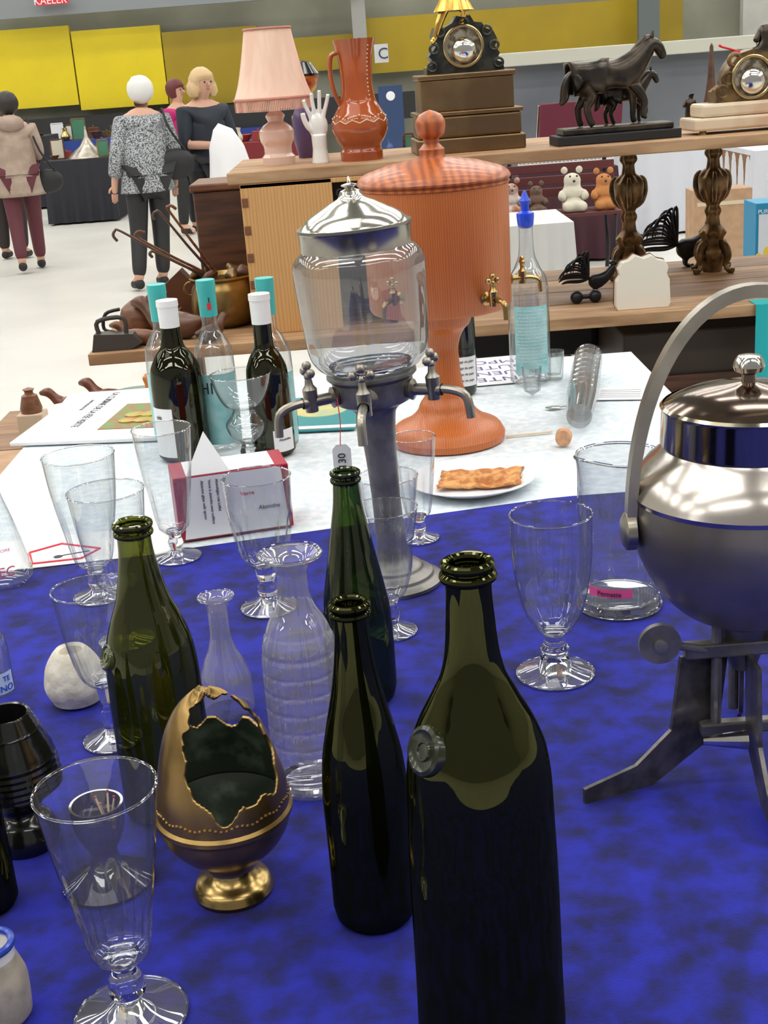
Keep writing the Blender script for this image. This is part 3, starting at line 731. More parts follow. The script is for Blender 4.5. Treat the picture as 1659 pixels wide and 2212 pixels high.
# price tag
tg = T("price_tag", "white paper price tag on a red string hanging from the tap", "tag", (0, 0, 0))
a = on_depth(728, 860, o[1]-.115); b = on_depth(735, 962, o[1]-.115)
TB("string", [tuple(a), tuple((a+b)/2+Vector((.002, 0, 0))), tuple(b)], .0006, REDP, parent=tg, seg=5)
tgc = mk("card", [(-.011, 0, 0), (.011, 0, 0), (.011, 0, -.03), (0, 0, -.034), (-.011, 0, -.03), (-.006, 0, .006), (.006, 0, .006)], [(5, 0, 4, 3, 2, 1, 6)], PAPER, tuple(b+Vector((.001, 0, -.005))), tg, smooth=False)
txt("130", .013, INK, tuple(b+Vector((.005, -.0008, -.029))), (pi/2, -pi/2, 0), tg, align='LEFT')
# carton
a = on_plane(390, 1172, TZ); b = on_plane(648, 1134, TZ)
w = (b-a).length*.95; ang = atan2(b.y-a.y, b.x-a.x)
e = T("gift_carton", "white and maroon glass gift carton with printed text", "box", tuple(a), rz=ang)
hc = zat(a.x, a.y, 1035)-TZ
BX("carton_body", w, .085, hc, MAROON, (w/2, .0425, 0), e)
mk("front_panel", [(.008, -.0008, .003), (w-.006, -.0008, .003), (w-.012, -.0008, hc-.002), (.022, -.0008, hc-.002)], [(0, 1, 2, 3)], PAPER, (0, 0, 0), e, smooth=False)
mk("top_flap", [(.02, .0, hc+.001), (.085, .0, hc+.001), (.055, .03, hc+.058)], [(0, 1, 2)], PAPER, (0, 0, 0), e, smooth=False)
mk("top_panel", [(.02, .004, hc+.0008), (w-.02, .004, hc+.0008), (w-.02, .08, hc+.0008), (.02, .08, hc+.0008)], [(0, 1, 2, 3)], PAPER, (0, 0, 0), e, smooth=False)
for k, s_ in enumerate(["Absinthe glass with spoon", "Verre à absinthe avec cuillère", "Absinthglas mit Löffel", "Bicchiere da assenzio"]):
    txt(s_, .0058, INK, (.04+.011*k, -.0014, hc-.008), (pi/2, pi/2, 0), e, align='LEFT')
txt("Verre", .009, REDP, (w*.62, -.0014, hc*.6), (pi/2, 0, 0), e)
txt("Absinthe", .009, INK, (w*.80, -.0014, hc*.35), (pi/2, 0, 0), e)
a = on_plane(60, 1225, TZ)
e = T("paper_sheet", "white leaflet with a red line logo", "leaflet", (a.x+.05, a.y+.06, TZ+.0012), rz=radians(6))
BX("sheet", .30, .13, .0008, PAPER, (0, 0, 0), e, bev=0)
pts = [(.0, -.05), (.07, -.05), (.095, -.015), (.035, .025), (-.01, .0)]
JN("red_logo", [tube_d([(p1[0]-.05, p1[1], .0015), (p2[0]-.05, p2[1], .0015)], .0018, 6) for p1, p2 in zip(pts, pts[1:]+pts[:1])], REDP, parent=e)
JN("drawn_spoon", [tube_d([(-.02, -.03, .0014), (.03, -.02, .0014)], .0008, 6), sph(.007, -.015, -.03, .001, 12, sz=.15)], INK, parent=e)
# cookbook
a = on_plane(250, 900, TZ)
e = T("cookbook", "white cookbook with vegetable photo lying on the cloth", "book", (a.x, a.y, TZ), rz=radians(-8))
BX("cover", .30, .40, .008, PAPER, (0, 0, 0), e)
BX("food_photo", .14, .2, .0012, pm("salad_photo", (.30, .08, .02), .4, c2=(.08, .22, .02), ns=45, detail=6), (.075, -.03, .008), e, bev=0)
JN("vegetables", [sph(.022, .05+.03*(k % 3), -.07+.045*(k//3), .010, 10, sz=.15) for k in range(6)], pm("veg_print", (.45, .04, .02), .4, c2=(.35, .30, .02), ns=30), parent=e)
txt("LA CUISINE DE LA FÉE VERTE", .022, INK, (-.06, .18, .0085), (0, 0, -pi/2), e, align='LEFT')
txt("GUIDE DES RECETTES", .009, INK, (-.09, .12, .0085), (0, 0, -pi/2), e, align='LEFT')
a = on_plane(690, 895, TZ)
e = T("teal_booklet", "teal brochure with a round picture on the white cloth", "book", (a.x, a.y, TZ), rz=radians(-6))
BX("cover", .17, .26, .004, pm("teal_print", (.03, .28, .31), .4), (0, 0, 0), e)
LT("round_picture", [(.0041, .055), (.005, .054), (.005, 0)], pm("hat_print", (.6, .52, .2), .5, c2=(.4, .5, .3), ns=20), (0, .02, 0), e)
BX("white_edge", .17, .02, .0012, PAPER, (0, -.115, .0041), e, bev=0)
a = on_plane(1068, 800, TZ)
e = T("notice_sheet", "white notice sheet with large dark capitals lying on the cloth", "paper", (a.x, a.y, TZ), rz=radians(183))
BX("sheet", .19, .26, .0008, pm("sheet_grey", (.74, .74, .78), .6), (0, 0, 0), e, bev=0)
for k, s_ in enumerate(["VENTE", "QUEN", "OUTE", "EMPO"]): txt(s_, .048, pm("violet_ink", (.10, .08, .22), .6), (-.02, .07-k*.055, .001), (0, 0, 0), e)
a = on_plane(1340, 850, TZ)
e = T("receipt_sheet", "thin white receipt paper", "paper", (a.x, a.y, TZ), rz=radians(-14))
BX("sheet", .13, .10, .0006, PAPER, (0, 0, 0), e, bev=0)
for k in range(5): BX("printed_line", .08, .0018, .0003, INK, (0, -.03+k*.014, .0006), e, bev=0)
a = on_plane(1252, 935, TZ); b = on_plane(1272, 800, TZ)
d = (b-a); L = d.length
e = T("plastic_cup_stack", "stack of clear plastic cups lying on its side", "cups", (a.x, a.y, TZ+.031), rot=(-pi/2, 0, atan2(-d.x, d.y)))
for k in range(9):
    LT("cup", [(.0+k*L*.085, .023), (L*.28+k*L*.085, .029), (L*.28+.002+k*L*.085, .031)], GP, parent=e, seg=28)
LT("cup_bottom", [(0, .023), (.001, 0)], GP, parent=e)
a = on_plane(1214, 955, TZ); s = scl(a.x, a.y, TZ)
ck = LT("cork", [(-.01, 0), (-.01, 18*s), (.01, 17*s), (.01, 0)], CORK, (a.x, a.y-.02, TZ+18*s), rot=(pi/2, 0, radians(-12))); tag(ck, "round natural cork standing on its edge", "cork")
a = on_plane(1120, 940, TZ)
sk = BX("wooden_stick", .085, .006, .002, pm("stick_wood", (.70, .56, .38), .7), (a.x+.02, a.y, TZ), rot=(0, 0, .1)); tag(sk, "thin pale wooden stirrer on the cloth", "stick")
a = on_plane(1195, 882, TZ)
sp = JN("teaspoon", [sph(.010, 0, 0, .002, 14, sx=1.6, sz=.2), tube_d([(.012, 0, .002), (.07, .01, .003)], .0015, 8)], CHROME, (a.x, a.y, TZ)); tag(sp, "small shiny spoon on the white cloth", "spoon")

# ---------------- silver warmer ----------------
Pc = on_plane(1600, 1640, TZ); o = tuple(Pc)
e = T("silver_warmer", "silver globe food warmer with lid, swing handle and plate legs", "food warmer", o)
c = prof(o, [(1338, 40), (1325, 95), (1295, 150), (1235, 203), (1165, 235), (1100, 246), (1052, 246)])
LT("lower_bowl", [(c[0][0], 0)]+pchip(c, 5)+[(c[-1][0]+.001, 0)], pm("brushed_bowl", (.34, .31, .27), .38, .85, c2=(.22, .20, .18), ns=8, detail=8), parent=e, seg=72)
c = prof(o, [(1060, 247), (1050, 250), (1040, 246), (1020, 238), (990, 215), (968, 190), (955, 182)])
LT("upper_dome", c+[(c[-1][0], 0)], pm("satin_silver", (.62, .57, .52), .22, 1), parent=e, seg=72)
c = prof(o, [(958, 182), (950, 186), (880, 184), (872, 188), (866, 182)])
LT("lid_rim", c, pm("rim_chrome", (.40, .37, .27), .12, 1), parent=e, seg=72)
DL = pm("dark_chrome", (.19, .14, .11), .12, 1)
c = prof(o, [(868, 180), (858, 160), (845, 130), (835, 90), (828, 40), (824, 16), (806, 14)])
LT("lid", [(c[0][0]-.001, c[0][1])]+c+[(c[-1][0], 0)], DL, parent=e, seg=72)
c = prof(o, [(808, 14), (800, 30), (790, 34), (776, 30), (768, 24), (766, 0)])
LT("knob", [(c[0][0]-.002, 0)]+c, CHROME, parent=e)
zp = zat(o[0], o[1], 1120)-o[2]; za = zat(o[0], o[1], 622)-o[2]; rp = 254*scl(o[0], o[1], o[2]+zp)
hp = []
for i in range(41):
    a = pi*i/40; ca = cos(a); sa = sin(a)
    hp.append((-(abs(ca)**.95)*math.copysign(1, ca)*rp, -.01, zp+(sa**.95)*(za-zp)))
V = []; Fc = []
for i, p_ in enumerate(hp):
    t = (Vector(hp[min(i+1, 40)])-Vector(hp[max(i-1, 0)])).normalized(); nrm = Vector((-t.z, 0, t.x))
    w_ = .010; th = .0034+.0010*sin(pi*i/40)
    for sx, sy in ((-1, -1), (1, -1), (1, 1), (-1, 1)): V.append(Vector(p_)+nrm*th*sx*1.25+Vector((0, w_*sy*.7, 0)))
for i in range(40):
    for k in range(4): Fc.append((i*4+k, i*4+(k+1) % 4, (i+1)*4+(k+1) % 4, (i+1)*4+k))
Fc += [(0, 1, 2, 3), (160, 161, 162, 163)]
mk("swing_handle", V, Fc, STEEL, (0, 0, 0), e, angle=60)
for sx in (-1, 1):
    JN("pivot", [rotd(lathe([(0, 0), (0, .017), (.008, .017), (.011, .012), (.011, 0)], 24), 'Y', sx*pi/2)], STEEL, (sx*rp*.97, -.01, zp), e)
Hh = zat(o[0], o[1], 1385)-o[2]; zb = zat(o[0], o[1], 1338)-o[2]
p1 = on_plane(1262, 1735, TZ)-Pc; p2 = on_plane(1668, 1900, TZ)-Pc
legs = [(p1.length, atan2(p1.y, p1.x)), (p1.length*.9, atan2(p2.y, p2.x)+.1), (p1.length*.9, radians(75))]
for rho, az in legs:
    pts = [(1.0, 0), (.62, -.0), (.58, 0), (.16, .30), (.10, 1.0), (.40, 1.0), (.46, .42), (.68, .20), (1.0, .12)]
    pts = [(x*rho, z*Hh) for x, z in pts]
    JN("leg", [poly_d(pts, .004)], LEGM, (0, 0, 0), e, rot=(0, 0, az), smooth=False)
LT("hub", [(Hh*.80, 0), (Hh*.80, .012), (Hh*.95, .018), (Hh, .024), (zb, .028), (zb+.002, 0)], STEELD, parent=e)
for x, y in ((-.03, -.02), (.025, -.025), (0, .03)): TB("rod", [(x, y, Hh*.32), (x, y, zb+.006)], .005, STEELD, parent=e)
BX("lower_crossbar", .09, .012, .012, STEELD, (0, -.02, Hh*.34), e); BX("upper_crossbar", .10, .014, .014, STEELD, (-.01, -.02, Hh*.98), e)
pw = on_depth(1425, 1390, o[1]-.03)-Pc
JN("thumb_wheel", [rotd(lathe([(-.003, 0), (-.003, .019), (.003, .019), (.003, .006), (.008, .006), (.009, 0)], 32), 'X', pi/2)], STEELD, tuple(pw), e)
TB("wheel_axle", [tuple(pw), (-.02, -.02, Hh)], .004, STEELD, parent=e)
TB("fuel_knob", [(-.05, -.05, Hh*.42), (-.01, -.05, Hh*.40)], [.004, .009], CHROME, parent=e)

# ---------------- shelf objects ----------------
def sx_(px, py, Y, z):
    d = on_depth(px, py, Y); return (d.x, Y, z)
o = sx_(603, 345, 3.60, SZ); e = T("table_lamp", "pink ceramic table lamp with fringed pleated pink shade", "lamp", o)
c = prof(o, [(343, 34), (338, 36), (330, 30), (318, 30), (300, 37), (285, 38), (270, 28), (262, 17), (250, 21), (238, 12), (200, 6)])
LT("base", [(0, 0), (0, c[0][1])]+pchip(c[1:], 4)+[(c[-1][0], 0)], PINKC, parent=e)
SHD = pm("pink_shade", (.84, .60, .47), .8, c2=(.78, .52, .40), ns=30, stretch=(1, 1, .1))
c = prof(o, [(212, 84), (180, 73), (120, 60), (62, 50)])
LT("lamp_shade", [(c[0][0], c[0][1])]+pchip(c, 5), SHD, parent=e, seg=96, fn=lambda a, h, r: r*(1+.012*sin(a*24)))
s = scl(o[0], o[1], 1.5)
JN("lower_braid", [torus_d(84*s, .004, 60, 8, c[0][0])], pm("shade_braid", (.50, .22, .16), .8), parent=e)
JN("upper_braid", [torus_d(50*s, .003, 60, 8, c[-1][0])], pm("shade_braid", (.50, .22, .16), .8), parent=e)
V = []; Fc = []
for i in range(140):
    a = 2*pi*i/140; r = 84.5*s; d = .03
    for a_, r_, h_ in ((a, r, c[0][0]), (a+d, r, c[0][0]), (a+d, r*.99, c[0][0]-.030), (a, r*.99, c[0][0]-.030)): V.append((r_*cos(a_)*(1+.01*sin(i*7)), r_*sin(a_)*(1+.01*sin(i*7)), h_))
    Fc.append((4*i, 4*i+1, 4*i+2, 4*i+3))
f_ = mk("fringe", V, Fc, pm("fringe_pink", (.74, .42, .32), .8), (0, 0, 0), e, smooth=False); f_["kind"] = "stuff"
# mannequin hand
o = sx_(693, 342, 3.53, SZ); s = scl(*o)*.98
parts = [tube_d([(0, 0, 0), (0, 0, 30*s), (0, 0, 60*s)], [20*s, 16*s, 17*s], 16)]
parts.append(off(sph(22*s, 0, 0, 78*s, 20, sy=.55, sz=1.35)))
for x, L_, lean in ((-17, 38, -8), (-6, 54, -3), (5, 60, 2), (15, 48, 8)):
    parts.append(tube_d(smooth_pts([(x*s*.8, 0, 90*s), (x*s, -1*s, 104*s), ((x+lean)*s, -3*s, (104+L_*.5)*s), ((x+lean*1.4)*s, -7*s, (104+L_*.8)*s)], 4), [5.0*s-.2*s*k/3 for k in range(13)], 10))
parts.append(tube_d(smooth_pts([(-12*s, -2*s, 68*s), (-24*s, -6*s, 80*s), (-31*s, -9*s, 96*s), (-33*s, -11*s, 108*s)], 4), [6.5*s-.25*s*k/3 for k in range(13)], 10))
h_ = JN("mannequin_hand", parts, CERAM, o, rot=(0, 0, radians(10))); tag(h_, "white porcelain display hand with raised fingers", "hand model")
rm = h_.modifiers.new("r", 'REMESH'); rm.mode = 'VOXEL'; rm.voxel_size = .0018; rm.use_smooth_shade = True
o = sx_(668, 338, 3.80, SZ); e = T("painted_vase", "dark purple vase with yellow and red painted band", "vase", o)
c = prof(o, [(330, 22), (300, 30), (260, 30), (225, 20), (205, 16)])
LT("body", [(0, 0), (0, c[0][1])]+pchip(c[1:], 4), pm("purple_glaze", (.10, .06, .16), .25), parent=e)
c = prof(o, [(205, 16), (190, 28), (165, 36)]); LT("painted_rim", c, pm("band_paint", (.75, .45, .02), .35, c2=(.35, .03, .03), ns=25), parent=e)
c = prof(o, [(165, 36), (160, 37), (150, 30), (135, 20), (130, 0)]); LT("dark_top", c, BLACKC, parent=e)
# brown jug
o = sx_(782, 336, 3.54, SZ); e = T("ceramic_jug", "tall glossy brown jug with handle and cream slip decoration", "jug", o)
c = prof(o, [(336, 46), (328, 46), (318, 42), (300, 52), (275, 61), (255, 58), (232, 46), (215, 38), (180, 34), (130, 37), (100, 43), (84, 47)])
q = pchip(c, 5)
LT("body", [(0, 0), (0, q[0][1])]+q+[(q[-1][0], q[-1][1]*.92), (q[-1][0]-.06, q[-1][1]*.6)], TERRA, parent=e)
s = scl(*o)
zt = lambda y: zat(o[0], o[1], y)-o[2]
TB("handle", [(-34*s, -.012, zt(112)), (-50*s, -.014, zt(118)), (-54*s, -.014, zt(150)), (-50*s, -.012, zt(190)), (-38*s, -.01, zt(225))], [.007, .009, .0085, .008, .008], TERRA, parent=e, sm=5, flat=(.7, 1.2))
dd = []
for k in range(14):
    h = zt(100)-(zt(100)-zt(215))*k/13; r = rad_at(q, h); dd.append(sph(.0020, r*sin(.75), -r*cos(.75), h, 8))
JN("slip_dot_column", dd, CREAM, parent=e)
dd = []
for k in range(30):
    a = 2*pi*k/30; h = zt(250)+.004*cos(3*a*2); r = rad_at(q, h); dd.append(sph(.0026, r*sin(a), -r*cos(a), h, 8))
JN("slip_dot_band", dd, CREAM, parent=e)
zz = []
for k in range(25):
    a = 2*pi*k/24; h = zt(262)+(.006 if k % 2 else -.002); r = rad_at(q, h); zz.append((r*1.005*sin(a), -r*1.005*cos(a), h))
TB("slip_zigzag", zz, .0014, CREAM, parent=e, seg=6)
# brass clock
Yc = 3.60; o = sx_(1010, 322, Yc, SZ); s = scl(*o)
zt = lambda y: zat(o[0], o[1], y)-o[2]
e = T("mantel_clock", "brass based mantel clock with black scrolled case and gilt figure", "clock", o, rz=radians(3))
CB = pm("clock_brass", (.30, .20, .10), .36, 1, c2=(.21, .135, .07), ns=8)
BX("lower_plinth", 232*s, .17, zt(292), CB, (0, 0, 0), e, bev=.004)
BX("middle_step", 218*s, .155, zt(245)-zt(292), CB, (0, 0, zt(292)), e, bev=.006)
BX("cornice", 226*s, .165, zt(236)-zt(245), CB, (0, 0, zt(245)), e, bev=.004)
BX("upper_plinth", 196*s, .14, zt(168)-zt(236), CB, (-2*s, 0, zt(236)), e, bev=.003)
BX("plinth_cap", 206*s, .15, zt(156)-zt(168), CB, (-2*s, 0, zt(168)), e, bev=.004)
CK = pm("clock_case_black", (.03, .032, .03), .3, .6, c2=(.07, .07, .055), ns=30)
z0 = zt(156)
prf = [(-82, 0), (82, 0), (80, 14), (66, 20), (74, 34), (64, 48), (70, 60), (62, 78), (46, 84), (38, 96), (22, 98), (14, 112), (0, 108), (-14, 112), (-24, 98), (-46, 88), (-60, 92), (-66, 74), (-56, 60), (-68, 44), (-76, 36), (-64, 22), (-82, 14)]
JN("case", [poly_d([(x*s, z0+z*s) for x, z in prf], .075)], CK, parent=e)
def ring(parent, cx, cz, R_, yy):
    JN("bezel", [off(rotd(torus_d(R_, R_*.09, 48, 10), 'X', pi/2), cx, yy, cz)], pm("bezel_brass", (.5, .38, .2), .25, 1), parent=parent)
    JN("movement", [off(rotd(lathe([(0, R_*.95), (.002, 0)], 40), 'X', pi/2), cx, yy+.004, cz)], pm("movement_dark", (.12, .09, .05), .5, .5, c2=(.4, .36, .28), ns=60), parent=parent)
    JN("bell", [off(rotd(lathe([(0, R_*.66), (.006, R_*.6), (.014, R_*.36), (.017, 0)], 32), 'X', pi/2), cx+.002, yy-.001, cz-R_*.2)], CHROME, parent=parent)
ring(e, -3*s, z0+52*s, 40*s, -.042)
for x, z in ((-70, 15), (70, 15), (-64, 50), (62, 50), (-50, 82), (48, 80), (0, 98)):
    JN("scroll_mount", [off(rotd(torus_d(9*s, 3*s, 20, 8), 'X', pi/2), x*s, -.04, z0+z*s)], CK, parent=e)
V = [(-22, 0, 150), (-20, 0, 175), (-20, 0, 200), (-20, 0, 212), (-20, 0, 232), (-34, 0, 140), (-50, -6, 105), (-62, -4, 72), (-70, -14, 66), (-10, 0, 140), (6, -6, 122), (-6, 0, 100), (0, -10, 98), (-38, 0, 195), (-52, 0, 165), (-2, 0, 195), (16, 0, 175)]
gf = skin("gilt_figure", [(v[0]*s, v[1]*s-.030, v[2]*s+z0-4*s) for v in V], [(0, 1), (1, 2), (2, 3), (3, 4), (0, 5), (5, 6), (6, 7), (7, 8), (0, 9), (9, 10), (10, 11), (11, 12), (2, 13), (13, 14), (2, 15), (15, 16)],
          [r*s for r in (15, 14, 15, 6, 11, 11, 9, 6, 5, 11, 9, 6, 5, 6, 5, 6, 5)], GOLD, parent=e)
LT("gilt_skirt", [(z0+122*s, 40*s), (z0+145*s, 27*s), (z0+170*s, 17*s)], GOLD, (-18*s, -.030, 0), e, seg=48, fn=lambda a, h, r: r*(1+.08*sin(a*12)))
# horse group
Yh = 3.52; o = sx_(1328, 308, Yh, SZ); s = scl(*o)
e = T("horse_sculpture", "dark bronze mare and foal sculpture on a black plinth", "sculpture", o, rz=radians(4))
BX("plinth", 268*s, .11, 20*s, BLACK, (0, 0, 0), e, bev=.003)
BX("plinth_top", 240*s, .09, 14*s, BRONZE, (0, 0, 20*s), e, bev=.005)
def horse(nm, k, ox, oy, oz, pts, edges, radii):
    return skin(nm, [(x*s*k+ox, y*s*k+oy, z*s*k+oz) for x, y, z in pts], edges, [r*s*k for r in radii], BRONZE, parent=e)
hv = [(-62, 0, 112), (-80, 0, 108), (-30, 0, 107), (8, 0, 107), (36, 0, 114), (54, 0, 134), (70, 0, 152), (84, 0, 165), (95, 0, 164), (105, 0, 147), (112, 0, 130),
      (-74, 12, 86), (-58, 13, 66), (-80, 13, 42), (-76, 13, 12), (-70, 13, 2),
      (-70, -12, 86), (-50, -13, 66), (-66, -13, 42), (-58, -13, 12), (-50, -13, 2),
      (38, 11, 86), (44, 12, 60), (46, 12, 42), (44, 12, 12), (50, 12, 2),
      (40, -11, 86), (56, -12, 62), (66, -12, 44), (60, -12, 20), (66, -12, 12),
      (-90, 0, 118), (-102, 0, 108), (-108, 0, 86), (-112, 0, 62), (-122, 0, 50)]
he = [(0, 1), (0, 2), (2, 3), (3, 4), (4, 5), (5, 6), (6, 7), (7, 8), (8, 9), (9, 10), (1, 11), (11, 12), (12, 13), (13, 14), (14, 15), (1, 16), (16, 17), (17, 18), (18, 19), (19, 20), (4, 21), (21, 22), (22, 23), (23, 24), (24, 25), (4, 26), (26, 27), (27, 28), (28, 29), (29, 30), (1, 31), (31, 32), (32, 33), (33, 34), (34, 35)]
hr = [37, 33, 34, 35, 36, 29, 23, 18, 16, 12, 10, 24, 16, 9, 7.5, 9, 24, 16, 9, 7.5, 9, 20, 12, 8.5, 6.5, 9, 20, 12, 8.5, 6.5, 9, 9, 12, 13, 11, 4]
horse("mare", .97, 0, 0, 33*s, hv, he, hr)
JN("mare_ears", [tube_d([(82*s, y*s, 33*s+168*s), (84*s, y*s*1.3, 33*s+186*s)], [4*s, .8*s], 8) for y in (-5, 5)], BRONZE, parent=e)
TB("mare_mane", smooth_pts([(80*s, 0, 208*s), (66*s, 0, 200*s), (48*s, 0, 184*s), (30*s, 0, 166*s)], 4), [4*s, 6*s, 8*s, 9*s, 9*s, 9*s, 9*s, 9*s, 8*s, 8*s, 7*s, 6*s, 3*s], BRONZE, parent=e, seg=8)
horse("foal", .60, 38*s, .042, 33*s, hv, he, hr)
JN("foal_ears", [tube_d([(89*s, .042+y*s, 135*s), (90*s, .042+y*s*1.3, 147*s)], [3*s, .6*s], 8) for y in (-3, 3)], BRONZE, parent=e)
# small bronze figurine
o = sx_(1490, 262, 3.80, SZ); s = scl(*o)
V = [(0, 0, 34), (0, 0, 50), (2, 0, 60), (3, 0, 70), (-5, 0, 20), (-6, 0, 6), (6, 0, 20), (7, 0, 6), (-9, 0, 54), (-14, -3, 42), (10, 0, 54), (13, -3, 40)]
fg = skin("bronze_figurine", [(a*s, b*s, c_*s) for a, b, c_ in V], [(0, 1), (1, 2), (2, 3), (0, 4), (4, 5), (0, 6), (6, 7), (1, 8), (8, 9), (1, 10), (10, 11)], [r*s for r in (10, 10, 5, 8, 6, 5, 6, 5, 5, 4, 5, 4)], BRONZE, loc=(o[0], o[1], SZ+.003))
tag(fg, "tiny dark bronze standing figurine", "figurine")
# marble clock
o = sx_(1615, 280, 3.56, SZ); s = scl(*o)
e = T("mantel_clock", "marble based mantel clock with dark figural case", "clock", o, rz=radians(4))
BX("marble_base", 270*s, .13, 26*s, MARB, (0, 0, 8*s), e, bev=.006)
for x in (-110, 110): LT("foot", [(0, 0), (0, 9*s), (8*s, 7*s), (8*s, 0)], BRASSP, (x*s, -.04, 0), e)
BX("marble_step", 230*s, .11, 28*s, MARB, (0, 0, 34*s), e, bev=.008)
z0 = 62*s
prf = [(-80, 0), (90, 0), (80, 20), (60, 30), (48, 60), (46, 84), (30, 96), (0, 104), (-30, 96), (-46, 78), (-56, 60), (-60, 36), (-80, 22)]
JN("case", [poly_d([(x*s, z0+z*s) for x, z in prf], .07)]+[off(rotd(torus_d(12*s, 5*s, 20, 8), 'X', pi/2), x*s, -.03, z0+z*s) for x, z in ((-66, 22), (-52, 48), (-40, 84), (58, 40))]+[sph(10*s, -76*s, -.02, z0+24*s, 12)], BRONZEC, parent=e)
ring(e, -4*s, z0+48*s, 42*s, -.04)
V = [(30, 0, 100), (34, 0, 120), (38, 0, 140), (40, 0, 158), (20, -6, 104), (0, -10, 100), (22, 0, 136), (10, -6, 120), (52, 0, 134), (60, -4, 112), (50, -4, 96)]
skin("seated_figure", [(a*s, b*s, z0+c_*s-4*s) for a, b, c_ in V], [(0, 1), (1, 2), (2, 3), (0, 4), (4, 5), (2, 6), (6, 7), (2, 8), (8, 9), (0, 10)], [r*s for r in (18, 17, 11, 14, 11, 9, 9, 7, 9, 7, 11)], BRONZE, parent=e)
TB("lyre_arm", [(-20*s, 0, z0+98*s), (-40*s, 0, z0+106*s), (-60*s, 0, z0+112*s), (-66*s, 0, z0+116*s)], [3*s, 2.2*s, 2.2*s, 3*s], REDP, parent=e)
o = sx_(1535, 285, 3.84, SZ)
c = prof(o, [(275, 22), (255, 22), (245, 16), (230, 18), (200, 12), (170, 8), (100, 4), (92, 0)])
ob = LT("obelisk", [(0, 0), (0, c[0][1])]+c, DWOOD, o, seg=4, angle=20); tag(ob, "slim dark wooden obelisk with brass pieces", "ornament")

def pillar(bx, by, tx, ty, label):
    p_ = on_plane(bx, by, .95); o = (p_.x, min(p_.y, 3.86), .95)
    e = T("ornate_candlestick", label, "candlestick", o)
    s = scl(*o); Hh_ = SZ-.03-.95
    fr = [(0, 20), (.05, 24), (.10, 30), (.16, 34), (.22, 24), (.25, 22), (.30, 28), (.36, 16), (.42, 14), (.46, 17), (.50, 13), (.54, 20), (.62, 30), (.70, 32), (.75, 24), (.78, 14), (.84, 12), (.88, 18), (.92, 16), (.96, 26), (1.0, 28)]
    LT("shaft", [(0, 0)]+pchip([(max(h, .0)*Hh_*.999, r*s) for h, r in fr], 4)+[(Hh_*.999, 0)], BRONZEC, parent=e, seg=48, fn=lambda a, h, r: r*(1+.10*sin(a*8)*(1 if (h/Hh_) % .3 > .12 else .2)))
    for k in range(4):
        az = radians(35+90*k); c_, s_ = cos(az), sin(az)
        pts = [(18, 62), (34, 56), (42, 36), (36, 18), (44, 6), (54, 5), (56, 12)]
        TB("claw_foot", [(r*s*c_, r*s*s_, z*s) for r, z in pts], [8*s, 9*s, 8*s, 6*s, 5*s, 5*s, 3.5*s], BRONZEC, parent=e, sm=4)
    for k in range(3):
        az = radians(20+120*k); c_, s_ = cos(az), sin(az)
        TB("leaf_scroll", [(r*s*c_, r*s*s_, Hh_*z) for r, z in ((16, .52), (32, .56), (40, .64), (38, .72), (28, .75))], [3*s, 5*s, 6*s, 5*s, 3*s], BRONZEC, parent=e, sm=3)
pillar(1345, 588, 1355, 325, "ornate bronze pillar candlestick with clawed feet under the shelf")
pillar(1537, 585, 1530, 310, "ornate bronze pillar candlestick with scrolled leaves under the shelf")
def rooster(px, py, Y, k, label, flip=1):
    d = on_depth(px, py, Y); o = (d.x, Y, .95); s = scl(*o)*k
    e = T("metal_rooster", label, "figurine", o)
    V = [(0, 0, 30), (18*flip, 0, 34), (34*flip, 0, 46), (42*flip, 0, 62), (54*flip, 0, 60), (-16*flip, 0, 34), (0, 5, 14), (0, 6, 3), (10, 6, 1), (0, -5, 14), (0, -6, 3), (10, -6, 1)]
    skin("body", [(a*s, b*s, c_*s) for a, b, c_ in V], [(0, 1), (1, 2), (2, 3), (3, 4), (0, 5), (0, 6), (6, 7), (7, 8), (0, 9), (9, 10), (10, 11)], [r*s for r in (16, 15, 11, 9, 3, 12, 4, 3, 3, 4, 3, 3)], IRON, parent=e)
    fs = []
    for i in range(14):
        a = radians(92+i*7.5); L_ = 60-i*2.0
        fs.append(tube_d(smooth_pts([(-14*s*flip, (i % 3-1)*3*s, 36*s), ((-14+cos(a)*L_*.6)*s*flip, (i % 3-1)*6*s, (36+sin(a)*L_)*s), ((-20+cos(a)*L_*1.25)*s*flip, (i % 3-1)*8*s, (36+sin(a)*L_*.85)*s), ((-24+cos(a)*L_*1.5)*s*flip, (i % 3-1)*8*s, (30+sin(a)*L_*.35)*s)], 4), [1.4*s, 2*s, 2.4*s, 2.4*s, 2.4*s, 2.4*s, 2.4*s, 2.4*s, 2.2*s, 2*s, 1.6*s, 1*s, .4*s], 6))
    JN("tail_feathers", fs, IRON, parent=e)
    JN("comb", [sph(4*s, (36+6*i)*s*flip, 0, (71-abs(i-1)*2)*s, 8) for i in range(3)], IRON, parent=e)
rooster(1285, 600, 3.62, .95, "black metal rooster with curled tail feathers", 1)
rooster(1480, 575, 3.98, 1.3, "large dark metal rooster with tall tail", 1)
d = on_depth(1265, 610, 3.5); s = scl(d.x, 3.5, .95)
db = JN("dumbbell", [sph(14*s, -20*s, 0, 14*s), sph(14*s, 20*s, 0, 14*s), tube_d([(-20*s, 0, 14*s), (20*s, 0, 14*s)], 5*s, 10)], IRON, (d.x, 3.5, .95)); tag(db, "small black iron dumbbell", "dumbbell")
d = on_depth(1388, 645, 3.37); s = scl(d.x, 3.37, .95)
prf = [(-56, 0), (54, 0), (58, 10), (56, 60), (50, 72), (54, 86), (46, 100), (30, 104), (18, 114), (0, 108), (-18, 116), (-30, 106), (-46, 102), (-54, 88), (-50, 74), (-58, 62), (-60, 10)]
